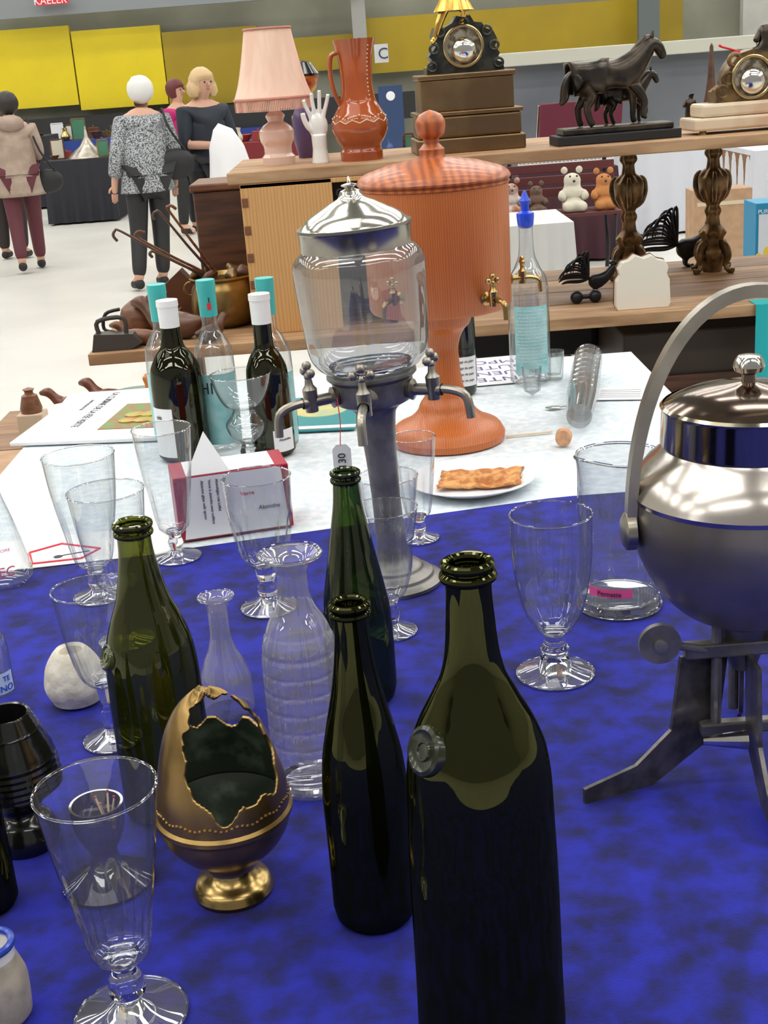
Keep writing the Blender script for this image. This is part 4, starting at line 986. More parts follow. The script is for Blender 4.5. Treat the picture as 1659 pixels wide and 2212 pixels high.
cbd = JN("scalloped_board", [poly_d([(x*s, z*s) for x, z in prf], .03)], pm("cream_board", (.78, .74, .64), .5), (d.x, 3.37, .95)); tag(cbd, "cream painted wooden box end with scalloped top", "board")
bv = cbd.modifiers.new("b", 'BEVEL'); bv.width = .002; bv.segments = 2
JN("edge_trim", [poly_d([(x*s*1.03, z*s+.002) for x, z in prf], .004)], MWOOD, (0, .016, 0), cbd, smooth=False)

# ---------------- left clutter ----------------
d = on_plane(495, 690, .95); o = (d.x, 3.58, .95); s = scl(*o)
e = T("brass_cauldron", "hammered brass pot with rolled rim full of bric-a-brac", "pot", o); pot = e
c = [(0, 48), (10, 60), (40, 70), (80, 66), (98, 58), (104, 68), (108, 68)]
LT("body", [(0, 0)]+pchip([(h*s, r*s) for h, r in c], 4)+[(100*s, 56*s), (60*s, 50*s), (60*s, 0)], BRASS, parent=e)
for sx in (-1, 1): JN("ring_handle", [off(rotd(torus_d(14*s, 2.5*s, 20, 8), 'X', pi/2), sx*66*s, -.01, 84*s)], BRASS, parent=e)
for i, (x0, y0, x1, y1) in enumerate([(440, 600, 262, 500), (448, 595, 300, 515), (455, 590, 348, 462), (462, 585, 365, 455), (450, 600, 335, 545)]):
    a = on_depth(x0, y0, 3.56); b = on_depth(x1, y1, 3.46-.04*i)
    m_ = a+(b-a)*.5; dr = (b-a).normalized(); pr_ = Vector((dr.z, 0, -dr.x))*(.012 if i % 2 else -.014)
    w = TB("walking_stick", [tuple(a-Vector((0, 0, .05))), tuple(a), tuple(m_), tuple(b), tuple(b+dr*.015+pr_*.6), tuple(b+dr*.012+pr_*1.6), tuple(b-dr*.004+pr_*2.1)], [.004, .004, .0035, .0032, .0035, .004, .004], MWOOD if i % 2 else pm("cane_brown", (.09, .055, .04), .4), sm=4)
    tag(w, "thin hooked cane leaning out of the brass pot", "cane", "canes in the brass pot")
tr = BX("wooden_chest", .225, .22, .34, DWOOD, (-.37, 3.96, .95), bev=.006); tag(tr, "dark stained wooden chest with worn lid", "chest")
tl = BX("chest_lid", .24, .235, .022, MWOOD, (0, 0, .34), tr, bev=.005)
def carve(px, py, Y, z, k, label, rz, mat=MWOOD):
    d = on_depth(px, py, Y); s = k
    o = skin("wooden_duck", [(a*s, b*s, c_*s) for a, b, c_ in [(0, 0, .045), (-.06, 0, .04), (.06, 0, .05), (.10, 0, .09), (.12, 0, .115), (.165, 0, .105), (-.12, 0, .065)]], [(0, 1), (0, 2), (2, 3), (3, 4), (4, 5), (1, 6)], [r*s for r in (.046, .042, .036, .020, .028, .008, .010)], mat, (d.x, Y, z), rot=(0, 0, rz))
    tag(o, label, "carving")
carve(375, 690, 3.44, .95, .85, "dark carved wooden duck with long beak", 2.6, LEATH)
carve(300, 715, 3.38, .95, .5, "small brown carved bird", 2.9, MWOOD)
carve(455, 720, 3.36, .95, .5, "small dark wooden bird near the brass pot", 1.0, DWOOD)
ir = JN("flat_iron", [poly_d([(-.06, 0), (.04, 0), (.07, .015), (.05, .04), (-.05, .045)], .05), tube_d(smooth_pts([(-.04, 0, .04), (-.04, 0, .075), (.025, 0, .08), (.03, 0, .04)], 4), .006, 10)], pm("rusty_iron", (.06, .05, .045), .5, .4), (on_depth(252, 715, 3.38).x, 3.35, .95)); tag(ir, "old grey flat iron with handle", "iron")
bk = JN("carved_bracket", [poly_d([(-.07, 0), (.05, 0), (.05, .04), (.03, .03), (.015, .07), (-.02, .05), (-.045, .08), (-.07, .04)], .04)], MWOOD, (on_depth(340, 640, 3.6).x, 3.68, .95)); tag(bk, "carved brown wooden bracket", "carving")
bk2 = JN("carved_bracket", [poly_d([(-.10, 0), (.10, 0), (.09, .05), (.04, .08), (0, .13), (-.05, .09), (-.10, .07)], .06)], LEATH, (on_depth(385, 640, 3.7).x, 3.82, .95)); tag(bk2, "dark brown carved wooden ornament", "carving")
kt = on_depth(290, 660, 3.5)
e = T("copper_kettle", "small reddish copper kettle with curved handle", "kettle", (kt.x, 3.55, .95))
LT("body", [(0, 0)]+pchip([(0.0, .04), (.03, .055), (.07, .045), (.09, .02)], 4)+[(.10, 0)], MWOOD, parent=e)
TB("handle", [(-.05, 0, .07), (-.09, 0, .06), (-.10, 0, .02), (-.07, 0, .006)], .005, IRON, parent=e, sm=4)
for k in range(6):
    a = k*1.05
    w = skin("metal_trinket", [(0, 0, 0), (.03, 0, .012), (.05, 0, 0), (.02, .02, .02)], [(0, 1), (1, 2), (1, 3)], [.010, .014, .008, .009], BRONZEC if k % 2 else LEATH, (pot.location.x+.035*cos(a), 3.58+.035*sin(a), .95+.135), rot=(0, 0, a)); tag(w, "small brass trinket heaped in the brass pot", "trinket", "trinkets in the brass pot")
lt = T("low_stall_table", "low wooden stall table beside the white cloth", "table", (0, 0, 0))
BX("table_top", .70, .38, .03, PLANKD, (-.60, 3.10, .79), lt)
for x in (-.90, -.3): BX("leg", .05, .3, .79, PLANKD, (x, 3.1, 0), lt)
cb = BX("cardboard_box", .34, .42, .84, CARD, (-.93, 2.62, 0), bev=.003); tag(cb, "brown cardboard carton beside the table", "box")
o = on_plane(85, 945, .82)
e = T("pepper_mill", "wooden pepper mill with square block", "mill", (o.x, 2.97, .82))
BX("block", .06, .06, .07, pm("pale_block", (.55, .42, .30), .6), (0, 0, 0), e)
LT("knob", [(.07, .0), (.07, .024), (.08, .026), (.11, .018), (.115, .01), (.12, .01), (.125, .014), (.13, 0)], MWOOD, parent=e)
o = on_plane(180, 900, .82); e = T("porcelain_bowl", "white porcelain bowl with gold line and small motifs", "bowl", (o.x+.01, 3.02, .82))
LT("body", [(0, 0), (0, .045)]+pchip([(.004, .05), (.03, .085), (.055, .095)], 4)+[(.056, .09), (.02, .06), (.018, 0)], CERAM, parent=e)
JN("gold_line", [torus_d(.092, .0012, 40, 6, .047)], GOLD, parent=e)
for a in (-.9, -.3, .3, .9): JN("motif", [sph(.005, .088*sin(a), -.088*cos(a), .035, 8)], BLUEP, parent=e)
RBW = pm("red_brown_wood", (.13, .038, .016), .3)
carve(150, 790, 3.20, .82, .55, "reddish brown wooden shoe tree", 3.0, RBW)
carve(235, 790, 3.22, .82, .62, "reddish brown carved wooden slipper", 2.7, RBW)
for k in range(5):
    pp = LT("stoneware_dish", [(0, 0), (0, .05), (.012, .08), (.014, .08), (.003, .05), (.003, 0)], pm("dark_dish", (.10, .10, .09), .5) if k % 2 else pm("green_dish", (.20, .26, .22), .4), (-.58, 3.12, .82+k*.012)); tag(pp, "dark glazed dish in a stack", "dish", "stacked dishes")
d = on_depth(300, 820, 3.02)
e = T("rabbit_figure", "orange ceramic rabbit figurine with upright ears", "figurine", (d.x, 2.99, .82))
skin("body", [(0, 0, .035), (-.04, 0, .03), (.025, 0, .06), (.035, 0, .085), (.055, 0, .08), (.03, .01, .11), (.02, .012, .135), (.03, -.01, .11), (.02, -.012, .135), (.03, .012, .01), (.03, -.012, .01)], [(0, 1), (0, 2), (2, 3), (3, 4), (3, 5), (5, 6), (3, 7), (7, 8), (2, 9), (2, 10)], [.036, .03, .024, .026, .012, .009, .007, .009, .007, .011, .011], pm("rabbit_orange", (.55, .18, .04), .5), parent=e)

# ---------------- people ----------------
SK = pm("skin", (.58, .33, .23), .55)
def person(label, px, py, Y, H, rz, top, trousers, hairm, pose="stand", hood=False, long_top=.0, bag=None, face=False, hair="short", yoff=0):
    d = on_depth(px, py, Y); k = H/1.62
    e = T("person", label, "person", (d.x, Y, 0), rz=rz)
    J = {'pel': (0, 0, .90), 'bel': (0, 0, 1.03), 'che': (0, 0, 1.20), 'nb': (0, 0, 1.33), 'nk': (0, -.01, 1.39), 'hl': (0, -.025, 1.455), 'hm': (0, -.02, 1.51), 'ht': (0, -.01, 1.56),
         'sL': (-.17, 0, 1.29), 'eL': (-.235, .03, 1.05), 'wL': (-.25, -.05, .84), 'fL': (-.25, -.07, .76), 'sR': (.17, 0, 1.29), 'eR': (.235, .03, 1.05), 'wR': (.25, -.05, .84), 'fR': (.25, -.07, .76),
         'hL': (-.09, 0, .86), 'kL': (-.10, -.02, .47), 'aL': (-.10, .02, .09), 'tL': (-.11, -.13, .035), 'hR': (.09, 0, .86), 'kR': (.10, -.02, .47), 'aR': (.10, .02, .09), 'tR': (.11, -.13, .035)}
    if pose == "walk":
        J.update({'kL': (-.09, -.12, .48), 'aL': (-.09, -.10, .09), 'tL': (-.09, -.25, .035), 'kR': (.09, .06, .48), 'aR': (.09, .22, .12), 'tR': (.09, .10, .035)})
        J.update({'eL': (-.22, -.04, 1.06), 'wL': (-.10, -.24, 1.00), 'fL': (-.04, -.29, 1.00), 'eR': (.22, -.04, 1.06), 'wR': (.10, -.24, 1.00), 'fR': (.04, -.29, 1.00)})
    if pose == "lean":
        for q_ in ('che', 'nb', 'nk', 'hl', 'hm', 'ht', 'sL', 'sR', 'eL', 'eR', 'wL', 'wR', 'fL', 'fR'):
            x, y, z = J[q_]; J[q_] = (x-(z-.9)*.10, y-(z-.9)*.16, z)
        J.update({'kL': (-.07, -.02, .47), 'aL': (-.02, .05, .09), 'tL': (-.02, -.10, .035), 'kR': (.12, 0, .47), 'aR': (.20, .12, .10), 'tR': (.22, -.02, .035)})
    if pose == "hold":
        J.update({'eL': (-.22, -.05, 1.05), 'wL': (-.02, -.26, 1.03), 'fL': (.06, -.29, 1.03), 'eR': (.22, -.05, 1.04), 'wR': (.14, -.26, 1.0), 'fR': (.07, -.30, .99), 'hl': (0, -.05, 1.445), 'hm': (0, -.05, 1.50), 'ht': (0, -.03, 1.555)})
    R_ = {'pel': .145, 'bel': .135, 'che': .14, 'nb': .085, 'nk': .048, 'hl': .065, 'hm': .082, 'ht': .062, 's': .062, 'e': .045, 'w': .030, 'f': .026, 'h': .095, 'k': .062, 'a': .044, 't': .034}
    names = list(J.keys()); idx = {n_: i for i, n_ in enumerate(names)}
    E = [('pel', 'bel'), ('bel', 'che'), ('che', 'nb'), ('nb', 'nk'), ('nk', 'hl'), ('hl', 'hm'), ('hm', 'ht'), ('nb', 'sL'), ('sL', 'eL'), ('eL', 'wL'), ('wL', 'fL'), ('nb', 'sR'), ('sR', 'eR'), ('eR', 'wR'), ('wR', 'fR'),
         ('pel', 'hL'), ('hL', 'kL'), ('kL', 'aL'), ('aL', 'tL'), ('pel', 'hR'), ('hR', 'kR'), ('kR', 'aR'), ('aR', 'tR')]
    def rr(n_, g=0, m=1): return (R_.get(n_) or R_[n_[0]])*k*m+g
    sc = lambda v: (v[0]*k, v[1]*k, v[2]*k)
    b = skin("body", [sc(J[n_]) for n_ in names], [(idx[a], idx[b_]) for a, b_ in E], [rr(n_, 0, .93) for n_ in names], SK, parent=e)
    extra = []
    for sd in 'LR':
        f = Vector(J['f'+sd]); w = Vector(J['w'+sd]); dr = (f-w).normalized(); sdv = dr.cross(Vector((0, 0, 1)) if abs(dr.z) < .8 else Vector((0, 1, 0))).normalized()
        for q_ in range(4):
            b0 = f+sdv*(.018-.012*q_); L_ = (.055, .065, .06, .048)[q_]
            extra.append(tube_d([sc(b0), sc(b0+dr*L_*.5), sc(b0+dr*L_+Vector((0, .008, -.008)))], [.009*k, .008*k, .006*k], 6))
        extra.append(tube_d([sc(w+dr*.03+sdv*.02), sc(w+dr*.05+sdv*.04), sc(w+dr*.075+sdv*.045)], [.010*k, .009*k, .007*k], 6))
    hm = Vector(J['hm'])
    extra.append(tube_d([sc(hm+Vector((0, -.072, .012))), sc(hm+Vector((0, -.098, -.016))), sc(hm+Vector((0, -.075, -.024)))], [.007, .012, .008], 8))
    for sx in (-1, 1): extra.append(sph(.02, (hm.x+sx*.078)*k, hm.y*k, (hm.z-.005)*k, 8, sx=.4))
    bm = bmesh.new(); bm.from_mesh(b.data)
    for dta in extra:
        vs = [bm.verts.new(v) for v in dta[0]]
        for f_ in dta[1]:
            try: bm.faces.new([vs[i] for i in f_]).smooth = True
            except Exception: pass
    bm.to_mesh(b.data); bm.free()
    if face:
        for sx in (-1, 1): JN("eye", [sph(.009, (hm.x+sx*.03)*k, (hm.y-.074)*k, (hm.z+.012)*k, 8)], INK, parent=e)
        JN("mouth", [sph(.02, hm.x*k, (hm.y-.07)*k, (hm.z-.042)*k, 10, sy=.4, sz=.3)], pm("lips", (.5, .12, .1), .4), parent=e)
    def sub(nm, ns, es, g, m, mat, ms=1.0):
        return skin(nm, [sc(J[n_]) for n_ in ns], [(ns.index(a), ns.index(b_)) for a, b_ in es], [rr(n_, g, ms) for n_ in ns], mat, parent=e)
    J['cL'] = tuple(Vector(J['eL']).lerp(Vector(J['wL']), .85 if pose != "hold" else .1)); J['cR'] = tuple(Vector(J['eR']).lerp(Vector(J['wR']), .85 if pose != "hold" else .1)); R_['c'] = .042
    tpo = sub("jacket" if hood else "top", ['bel', 'pel', 'che', 'nb', 'sL', 'eL', 'cL', 'sR', 'eR', 'cR'], [('bel', 'pel'), ('bel', 'che'), ('che', 'nb'), ('nb', 'sL'), ('sL', 'eL'), ('eL', 'cL'), ('nb', 'sR'), ('sR', 'eR'), ('eR', 'cR')], .020, 1, top)
    hz = .84-long_top
    c_ = Vector(J['che']); b_ = Vector(J['bel']); p_ = Vector(J['pel'])
    sk = tube_d(smooth_pts([sc(Vector((c_.x, c_.y, 1.27))), sc(c_), sc(b_), sc(p_), sc((p_.x, p_.y, hz))], 4), [(.10+(.165-.10)*min(1, i/4) + (.03+.012*long_top/.1)*(max(0, i-9)/7))*k for i in range(17)], 28, flat=(.84, 1.10))
    bm = bmesh.new(); bm.from_mesh(tpo.data)
    vs = [bm.verts.new(v) for v in sk[0]]
    for f_ in sk[1]: bm.faces.new([vs[i] for i in f_]).smooth = True
    bm.to_mesh(tpo.data); bm.free()
    sub("trousers", ['pel', 'hL', 'kL', 'aL', 'hR', 'kR', 'aR'], [('pel', 'hL'), ('hL', 'kL'), ('kL', 'aL'), ('pel', 'hR'), ('hR', 'kR'), ('kR', 'aR')], .014, 1, trousers)
    for sd in 'LR':
        a = Vector(J['a'+sd]); t = Vector(J['t'+sd])
        skin("shoe", [sc(a+Vector((0, .04, -.045))), sc((a+t)/2+Vector((0, 0, -.01))), sc(t)], [(0, 1), (1, 2)], [.045*k, .043*k, .036*k], BLACK, parent=e)
    hp_ = [sph(.104*k, hm.x*k, (hm.y+.022)*k, (hm.z+.020)*k, 24, sz=1.05)]
    if hair == "bob":
        for i in range(11):
            a = radians(-10+20*i); hp_.append(sph(.045*k, (hm.x+.085*cos(a))*k, (hm.y+.02+.07*sin(a))*k, (hm.z-.04+.012*(i % 2))*k, 10, sz=1.5))
    hv_ = JN("hair", hp_, hairm, parent=e)
    for v in hv_.data.vertices:
        n_ = sin(v.co.x*90)*sin(v.co.y*80+1)*sin(v.co.z*70)*.006; v.co += (v.co-Vector((hm.x, hm.y, hm.z))*k).normalized()*n_
        if v.co.y < (hm.y-.03)*k and v.co.z < (hm.z+.045)*k: v.co.y = (hm.y-.03)*k
    if hood:
        JN("hood", [sph(.10*k, 0, .07*k, 1.35*k, 14, sx=1.25, sz=.8)], top, parent=e)
    if bag:
        bx, by, bz, w_ = bag
        JN("shoulder_bag", [off(sph(w_, 0, 0, 0, 18, sy=.40, sz=.78), bx, by, bz), tube_d(smooth_pts([(bx-w_*.7, by, bz+w_*.4), (bx*.85, by*.6+.06, bz+.28), (J['s'+('R' if bx > 0 else 'L')][0]*k*.9, 0, 1.375*k), (bx*.85, by-.12, bz+.28), (bx+w_*.5, by-.04, bz+w_*.4)], 4), .010, 8)], BLACK, parent=e)
    return e, k, J
BEIGE = pm("beige_jacket", (.33, .24, .19), .7, c2=(.40, .31, .25), ns=8)
GREYP = pm("grey_pattern", (.05, .055, .06), .7, c2=(.42, .44, .46), ns=95, detail=2, lo=.42, hi=.56)
BURG = pm("burgundy_cloth", (.10, .02, .03), .7)
person("person in beige hooded jacket and burgundy trousers walking away", 72, 585, 12.4, 1.60, radians(195), BEIGE, BURG, pm("dark_hair", (.02, .014, .012), .5), hood=True, long_top=.14, bag=(-.26, .02, .80, .14), pose="walk")
person("person in dark clothes standing behind the beige jacket", 38, 570, 13.4, 1.62, radians(170), BLACK, pm("dark_trousers", (.02, .012, .012), .7), pm("grey_hair", (.12, .10, .09), .6), pose="stand")
person("white-haired person in grey patterned blouse with black shoulder bag", 345, 600, 10.8, 1.64, radians(205), GREYP, BLACK, pm("white_hair", (.70, .70, .68), .6), pose="lean", hair="short", long_top=.08, bag=(-.24, .06, .96, .16))
e, k, J = person("blonde person in black top holding a white cloth", 478, 600, 11.3, 1.68, radians(38), pm("navy_top", (.012, .018, .03), .7), BLACK, pm("blond_hair", (.60, .42, .22), .6), pose="hold", face=True, hair="bob")
V = []; Fc = []; nx, ny = 40, 18
for j in range(ny+1):
    for i in range(nx+1):
        a = radians(-180+360*i/nx); t = j/ny; r = (.12+.13*t)*(1-.35*max(0, .15-t)/.15)+.016*sin(i*1.1)*t
        V.append((r*sin(a)*1.0+.03*sin(t*3), -r*cos(a)*.6, 1.20-.85*t-(.05*sin(i*.8))*t))
for j in range(ny):
    for i in range(nx): Fc.append((j*(nx+1)+i, j*(nx+1)+i+1, (j+1)*(nx+1)+i+1, (j+1)*(nx+1)+i))
V.append((-.03, -.01, 1.25))
for i in range(nx): Fc.append((i, len(V)-1, i+1))
wm = mk("white_cloth", V, Fc, pm("white_fabric", (.78, .78, .80), .8), (e.location.x+.19, e.location.y-.42, .0), angle=80); tag(wm, "draped white cloth held against the blonde person", "cloth")
person("person in magenta top with short auburn hair", 412, 480, 14.5, 1.60, radians(60), pm("magenta_top", (.45, .01, .14), .7), BLACK, pm("auburn_hair", (.12, .02, .02), .6), pose="stand", face=True)

# ---------------- background stalls ----------------
def stall(px0, px1, py, Y, mat, label, depth=.8):
    a = on_depth(px0, py, Y); b = on_depth(px1, py, Y); z = (a.z+b.z)/2
    e = T("stall_table", label, "table", ((a.x+b.x)/2, Y+depth/2, 0))
    w = b.x-a.x
    o = draped("table_cover", -w/2, w/2, -depth/2, depth/2, z, mat, z*.97, ""); o.parent = e
    BX("table_board", w*.96, depth*.96, .02, PLANKD, (0, 0, z-.03), e, bev=0)
    for sx in (-1, 1): BX("trestle", .05, depth*.8, z-.03, PLANKD, (sx*w*.45, 0, 0), e, bev=0)
    return e, z, a.x, b.x
RND = random.Random(11)
cols = [pm("bg_red", (.35, .04, .03), .5), pm("bg_cream", (.6, .54, .42), .5), BRASSP, DWOOD, pm("bg_blue", (.05, .10, .3), .4), CERAM, pm("bg_green", (.06, .2, .12), .5), MWOOD, BRONZEC, pm("bg_orange", (.5, .18, .05), .5)]
def clutter(z, x0, x1, Y, n, smin=.04, smax=.14, grp="bric-a-brac on the far stall"):
    for i in range(n):
        x = x0+.06+(x1-x0-.12)*(i+.5)/n+RND.uniform(-.02, .02); y = Y+RND.uniform(.12, .6); m = RND.choice(cols); h = RND.uniform(smin, smax)*1.5; r = h*RND.uniform(.22, .42)
        ty = RND.choice("vbfc")
        if ty == 'v': o = LT("vase", [(0, 0)]+pchip([(0, r*.6), (h*.35, r), (h*.75, r*.45), (h, r*.6)], 3), m, (x, y, z), seg=20); tag(o, "small decorative vase on the stall table", "vase", grp)
        elif ty == 'b': o = LT("bowl", [(0, 0), (0, r*.6), (h*.4, r*1.3), (h*.41, r*1.2), (h*.1, 0)], m, (x, y, z), seg=20); tag(o, "small bowl on the stall table", "bowl", grp)
        elif ty == 'f':
            o = T("picture_frame", "small framed picture standing on the stall table", "picture frame", (x, y, z), group=grp)
            w_ = h*.9
            JN("frame", [box_d(w_, .02, .015, 0, 0, 0), box_d(w_, .02, .015, 0, 0, h*1.3), box_d(.015, .02, h*1.3, -w_/2, 0, 0), box_d(.015, .02, h*1.3, w_/2, 0, 0)], RND.choice([DWOOD, BRASSP, WHITE]), parent=o, smooth=False)
            BX("picture", w_-.01, .006, h*1.3-.02, RND.choice([cols[1], PAPER, cols[6]]), (0, 0, .015), o, bev=0)
        else:
            o = JN("trinket_box", [box_d(r*2.2, r*1.6, h*.5), box_d(r*2.3, r*1.7, h*.08, 0, 0, h*.5), sph(r*.2, 0, 0, h*.66, 8)], m, (x, y, z), smooth=False); tag(o, "small lidded box on the stall table", "box", grp)
BLK = pm("black_cloth", (.015, .016, .022), .8)
e, z, a, b = stall(90, 235, 345, 16.5, BLK, "stall table under a black cloth")
clutter(z, a, a+(b-a)*.35, 16.5, 3); clutter(z, a+(b-a)*.78, b, 16.5, 2)
d = on_depth(172, 300, 16.5); cn = LT("cone_lamp", [(0, 0), (0, .26), (.02, .25), (.14, .09), (.24, .03), (.36, .012), (.37, 0)], STEEL, (d.x, 16.90, z)); tag(cn, "grey conical lamp shade on the stall table", "lamp")
e, z, a, b = stall(-60, 100, 300, 19.0, BLK, "far stall table with pale goods"); clutter(z, a, b, 19, 8)
e, z, a, b = stall(100, 330, 300, 20.5, pm("blue_cloth2", (.02, .05, .25), .8), "far stall table with framed pictures"); clutter(z, a, b, 20.5, 12, .08, .2)
e, z, a, b = stall(470, 700, 305, 15.5, pm("dark_red_cloth", (.18, .015, .02), .8), "stall table under a dark red cloth with ceramics"); clutter(z, a, b, 15.5, 16)
e, z, a, b = stall(820, 1085, 330, 8.3, pm("maroon_cloth", (.13, .01, .03), .8), "stall table under a maroon cloth", .6); clutter(z, a, b, 8.3, 12, .03, .07)
e, z, a, b = stall(1345, 1600, 322, 11.6, pm("white_sheet", (.60, .62, .68), .8), "long stall table under a white sheet", 1.0); clutter(z, a, b, 11.6, 12, .03, .1)
e, z, a, b = stall(1630, 1800, 320, 7.8, pm("white_sheet", (.60, .62, .68), .8), "stall table under a white cloth", .8); clutter(z, a, b, 7.8, 4, .03, .06)
for px, py in ((200, 440), (140, 430)):
    d = on_plane(px, py, 0); c = LT("floor_vase", [(0, 0), (0, .12), (.15, .16), (.35, .08), (.42, .12)], DWOOD if px > 150 else cols[6], (d.x, 18, 0)); tag(c, "dark pot standing on the hall floor", "pot")
d = on_depth(848, 275, 13.5)
pst = T("info_board", "dark blue poster board with small emblem", "board", (d.x, 13.5, 0)); BX("board", .24, .03, 1.40, pm("poster_dark", (.03, .06, .15), .4), (0, 0, 0), pst); LT("emblem", [(0, .045), (.01, .04), (.011, 0)], PAPER, (0, -.016, 1.30), pst, rot=(pi/2, 0, 0))
def chair(px, py, Y, label):
    d = on_depth(px, py, Y); e = T("folding_chair", label, "chair", (d.x, Y, 0), rz=.3)
    MR = pm("chair_maroon", (.13, .012, .03), .7)
    for sx in (-.22, .22):
        TB("frame_leg", [(sx, .25, 0), (sx, -.05, .5), (sx, -.2, 1.15)], .014, CHROME, parent=e); TB("frame_leg", [(sx, -.25, 0), (sx, 0, .4), (sx, .2, .5)], .014, CHROME, parent=e)
    BX("seat", .46, .42, .04, MR, (0, 0, .48), e, bev=.01); BX("backrest", .46, .03, .42, MR, (0, -.19, .75), e, rot=(.15, 0, 0), bev=.01)
chair(1195, 350, 12.4, "maroon upholstered chair with metal frame"); chair(1275, 330, 13.2, "maroon chair with pale metal frame near the boards")
# wicker stall behind the bench
e, z3, a3, b3 = stall(1120, 1335, 366, 10.4, pm("dark_cloth2", (.05, .012, .02), .8), "small stall table under a dark cloth", .6)
bs = T("wicker_tray", "white wicker tray basket on the stall table", "basket", ((a3+b3)/2, 10.62, z3)); w2 = (b3-a3)*.48
JN("weave", [tube_d([(-w2, -.1, .01+.018*i), (w2, -.1, .01+.018*i)], .006, 6) for i in range(6)]+[tube_d([(-w2+w2*i/12, -.1, 0), (-w2+w2*i/12, -.1, .11)], .005, 6) for i in range(25)]+[box_d(2*w2, .2, .01)]+[tube_d([(-w2, .1, .11), (w2, .1, .11)], .008, 6)], WHITE, parent=bs)
# bench with teddy bears
Yb = 9.3; a = on_depth(1092, 455, Yb); b = on_depth(1340, 455, Yb); z = (a.z+b.z)/2; xc = (a.x+b.x)/2; w = b.x-a.x
e = T("garden_bench", "dark red slatted garden bench with iron legs", "bench", (xc, Yb, 0))
BR = pm("bench_red", (.10, .02, .02), .5)
for i in range(4): BX("seat_slat", w, .07, .025, BR, (0, -.14+i*.09, z-.03), e, bev=.004)
for i in range(3): BX("back_slat", w, .02, .06, BR, (0, .22, z+.08+i*.085), e, bev=.004)
for sx in (-1, 1):
    x = sx*w*.42
    TB("iron_leg", [(x, -.16, 0), (x, -.10, z*.5), (x, -.16, z-.03)], .015, IRON, parent=e, sm=4); TB("iron_leg", [(x, .22, 0), (x, .14, z*.5), (x, .22, z), (x, .24, z+.36)], .015, IRON, parent=e, sm=4)
def teddy(px, k, mat, label):
    d = on_depth(px, 440, Yb-.05)
    V = [(0, 0, .07), (0, 0, .13), (0, -.01, .18), (0, -.01, .24), (-.07, -.04, .13), (-.10, -.08, .09), (.07, -.04, .13), (.10, -.08, .09), (-.05, -.08, .035), (-.07, -.15, .04), (.05, -.08, .035), (.07, -.15, .04), (0, -.06, .215)]
    e = T("teddy_bear", label, "soft toy", (d.x, Yb-.02, z-.004))
    skin("body", [tuple(c_*k for c_ in v) for v in V], [(0, 1), (1, 2), (2, 3), (1, 4), (4, 5), (1, 6), (6, 7), (0, 8), (8, 9), (0, 10), (10, 11), (3, 12)], [r*k for r in (.08, .075, .055, .078, .038, .036, .038, .036, .044, .038, .044, .038, .036)], mat, parent=e)
    JN("ears", [sph(.026*k, sx*.055*k, 0, .295*k, 10, sy=.5) for sx in (-1, 1)], mat, parent=e)
    JN("eyes_and_nose", [sph(.008*k, sx*.025*k, -.075*k, .255*k, 8) for sx in (-1, 1)]+[sph(.011*k, 0, -.10*k, .222*k, 8)], INK, parent=e)
teddy(1106, .80, pm("fur_mixed", (.68, .63, .58), .95, c2=(.4, .16, .08), ns=12, bump=.6, bs=200), "white and brown soft toy on the bench")
teddy(1160, .70, pm("fur_brown", (.16, .10, .07), .95, bump=.6, bs=200), "small dark brown teddy bear on the bench")
teddy(1238, .95, pm("fur_white", (.68, .64, .52), .95, bump=.6, bs=200), "fluffy cream teddy bear sitting on the bench")
teddy(1306, .88, pm("fur_tan", (.52, .22, .07), .95, bump=.6, bs=200), "orange brown teddy bear sitting on the bench")
a = on_depth(1080, 500, 5.4); b = on_depth(1240, 500, 5.4)
wz = on_depth(1160, 485, 5.4).z
ch = draped("dust_sheet", a.x, b.x, 5.4, 5.9, wz, pm("white_sheet2", (.62, .62, .60), .8), wz*.98, ""); tag(ch, "white sheet draped over a stored item", "cloth")
def carton(px0, px1, py0, py1, Y, label, dep=.3):
    a = on_depth(px0, (py0+py1)/2, Y); b = on_depth(px1, (py0+py1)/2, Y); cx = px0
    e = T("carton", label, "box", ((a.x+b.x)/2, Y+dep/2, 0)); zt_ = on_depth(cx, py0, Y).z
    return e, b.x-a.x, zt_, on_depth(cx, py1, Y).z
e, w_, zt_, zb_ = carton(1500, 1625, 414, 470, 7.2, "brown cardboard moving carton with printed text", .2)
BX("carton_body", w_, .2, zt_, CARD, (0, 0, 0), e); BX("tape", w_*.9, .002, .02, pm("tape", (.6, .5, .35), .3), (0, -.101, zt_*.9), e, bev=0)
e, w_, zt_, zb_ = carton(1632, 1780, 440, 590, 4.6, "blue and white printed carton with yellow motif", .15)
BX("carton_body", w_, .15, zt_, pm("carton_blue", (.02, .25, .45), .4), (0, 0, 0), e)
BX("white_panel", w_*.96, .004, (zt_-zb_)*.80, pm("carton_pale", (.66, .72, .78), .4), (w_*.02, -.076, zb_+.01), e, bev=0)
txt("PURE ADONIS", .020, PAPER, (-w_*.48, -.081, zt_-.035), (pi/2, 0, 0), e, align='LEFT')
JN("yellow_motif", [sph(.014, -.11+.03*i, -.078, zb_+.05+.02*(i % 2), 10, sy=.05, sz=1.5) for i in range(4)], pm("motif_yellow", (.8, .6, .05), .5), parent=e)
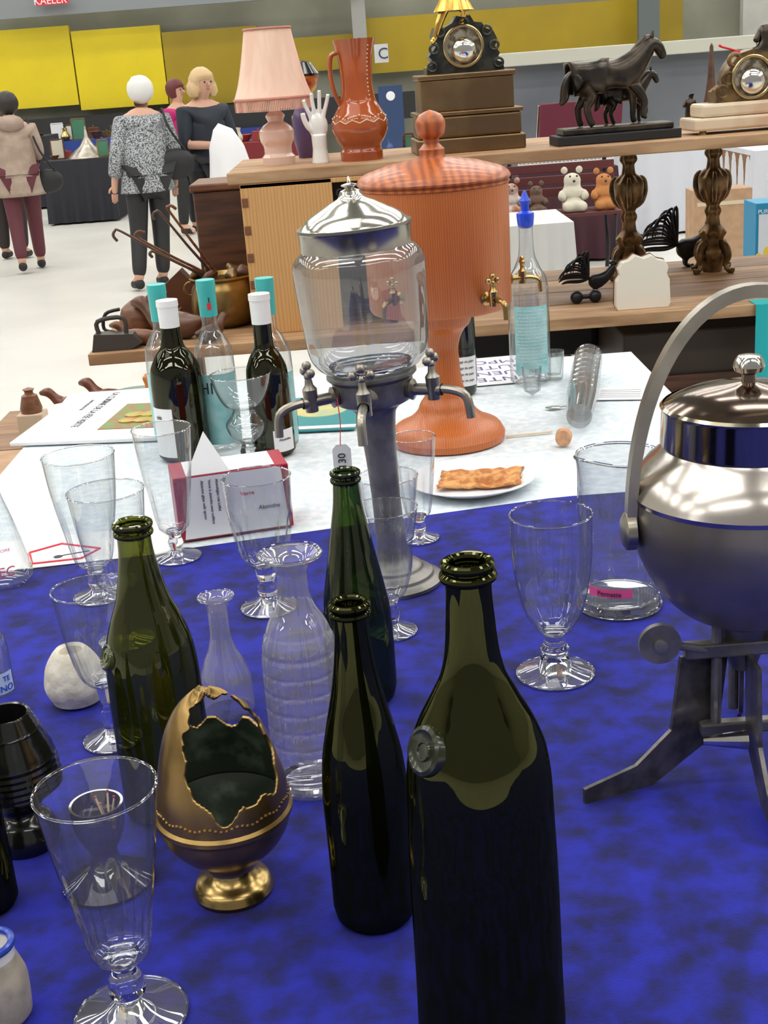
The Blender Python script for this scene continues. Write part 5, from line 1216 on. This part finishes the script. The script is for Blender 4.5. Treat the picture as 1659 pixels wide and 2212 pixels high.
cc = BX("storage_chest", .95, .5, .87, pm("chest_dark", (.05, .035, .025), .5), (1.15, 3.68, 0), bev=.006); tag(cc, "dark brown storage chest below the display stand", "chest")
BX("chest_panel", .8, .01, .3, DWOOD, (0, -.256, .45), cc)
e = T("doll_pram", "small pram chassis with chrome spoked wheels", "pram", (on_depth(1130, 735, 3.9).x, 3.9, 0))
BX("pram_body", .42, .22, .12, BLACK, (0, 0, .74), e, bev=.02)
TB("pram_frame", [(-.12, 0, .60), (0, 0, .76), (.12, 0, .60)], .006, CHROME, parent=e)
BX("support_box", .46, .3, .52, CARD, (0, 0, 0), e)
for x in (-.14, .13):
    for y in (-.12, .12):
        pts = [rotd(torus_d(.085, .006, 32, 8), 'X', pi/2)]+[tube_d([(0, 0, 0), (.082*cos(t_), 0, .082*sin(t_))], .0015, 5) for t_ in [2*pi*k/14 for k in range(14)]]+[sph(.012, 0, 0, 0, 10)]
        JN("wheel", pts, CHROME, (x, y, .61), e)
# teal cloth hanging over the stand edge
a = on_depth(1642, 730, 3.25); V = []; Fc = []
for j in range(12):
    for i in range(9):
        if j < 3: V.append((a.x+.018*i, 3.36-.02*j, .9515+.001*sin(i)))
        else: V.append((a.x+.018*i, 3.292-.004*sin(i*1.7), .9515-.20*(j-3)/8+(.008*sin(i) if j > 4 else 0)))
for j in range(11):
    for i in range(8): Fc.append((j*9+i, j*9+i+1, (j+1)*9+i+1, (j+1)*9+i))
tc_ = mk("teal_cloth", V, Fc, pm("teal_fabric", (.01, .42, .45), .7)); tag(tc_, "bright teal cloth hanging from the stand edge", "cloth")
# ---------------- light ----------------
w = bpy.data.worlds.new("world"); S.world = w; w.use_nodes = True
bg = w.node_tree.nodes["Background"]; bg.inputs[0].default_value = (1.0, .98, .95, 1); bg.inputs[1].default_value = .32
ld = bpy.data.lights.new("hall_lamp", 'AREA'); ld.shape = 'RECTANGLE'; ld.size = 5; ld.size_y = 3; ld.energy = 80; ld.color = (1, .97, .92)
lo_ = bpy.data.objects.new("hall_lamp", ld); COL.objects.link(lo_); lo_.location = (-2, 1.5, 6.5)
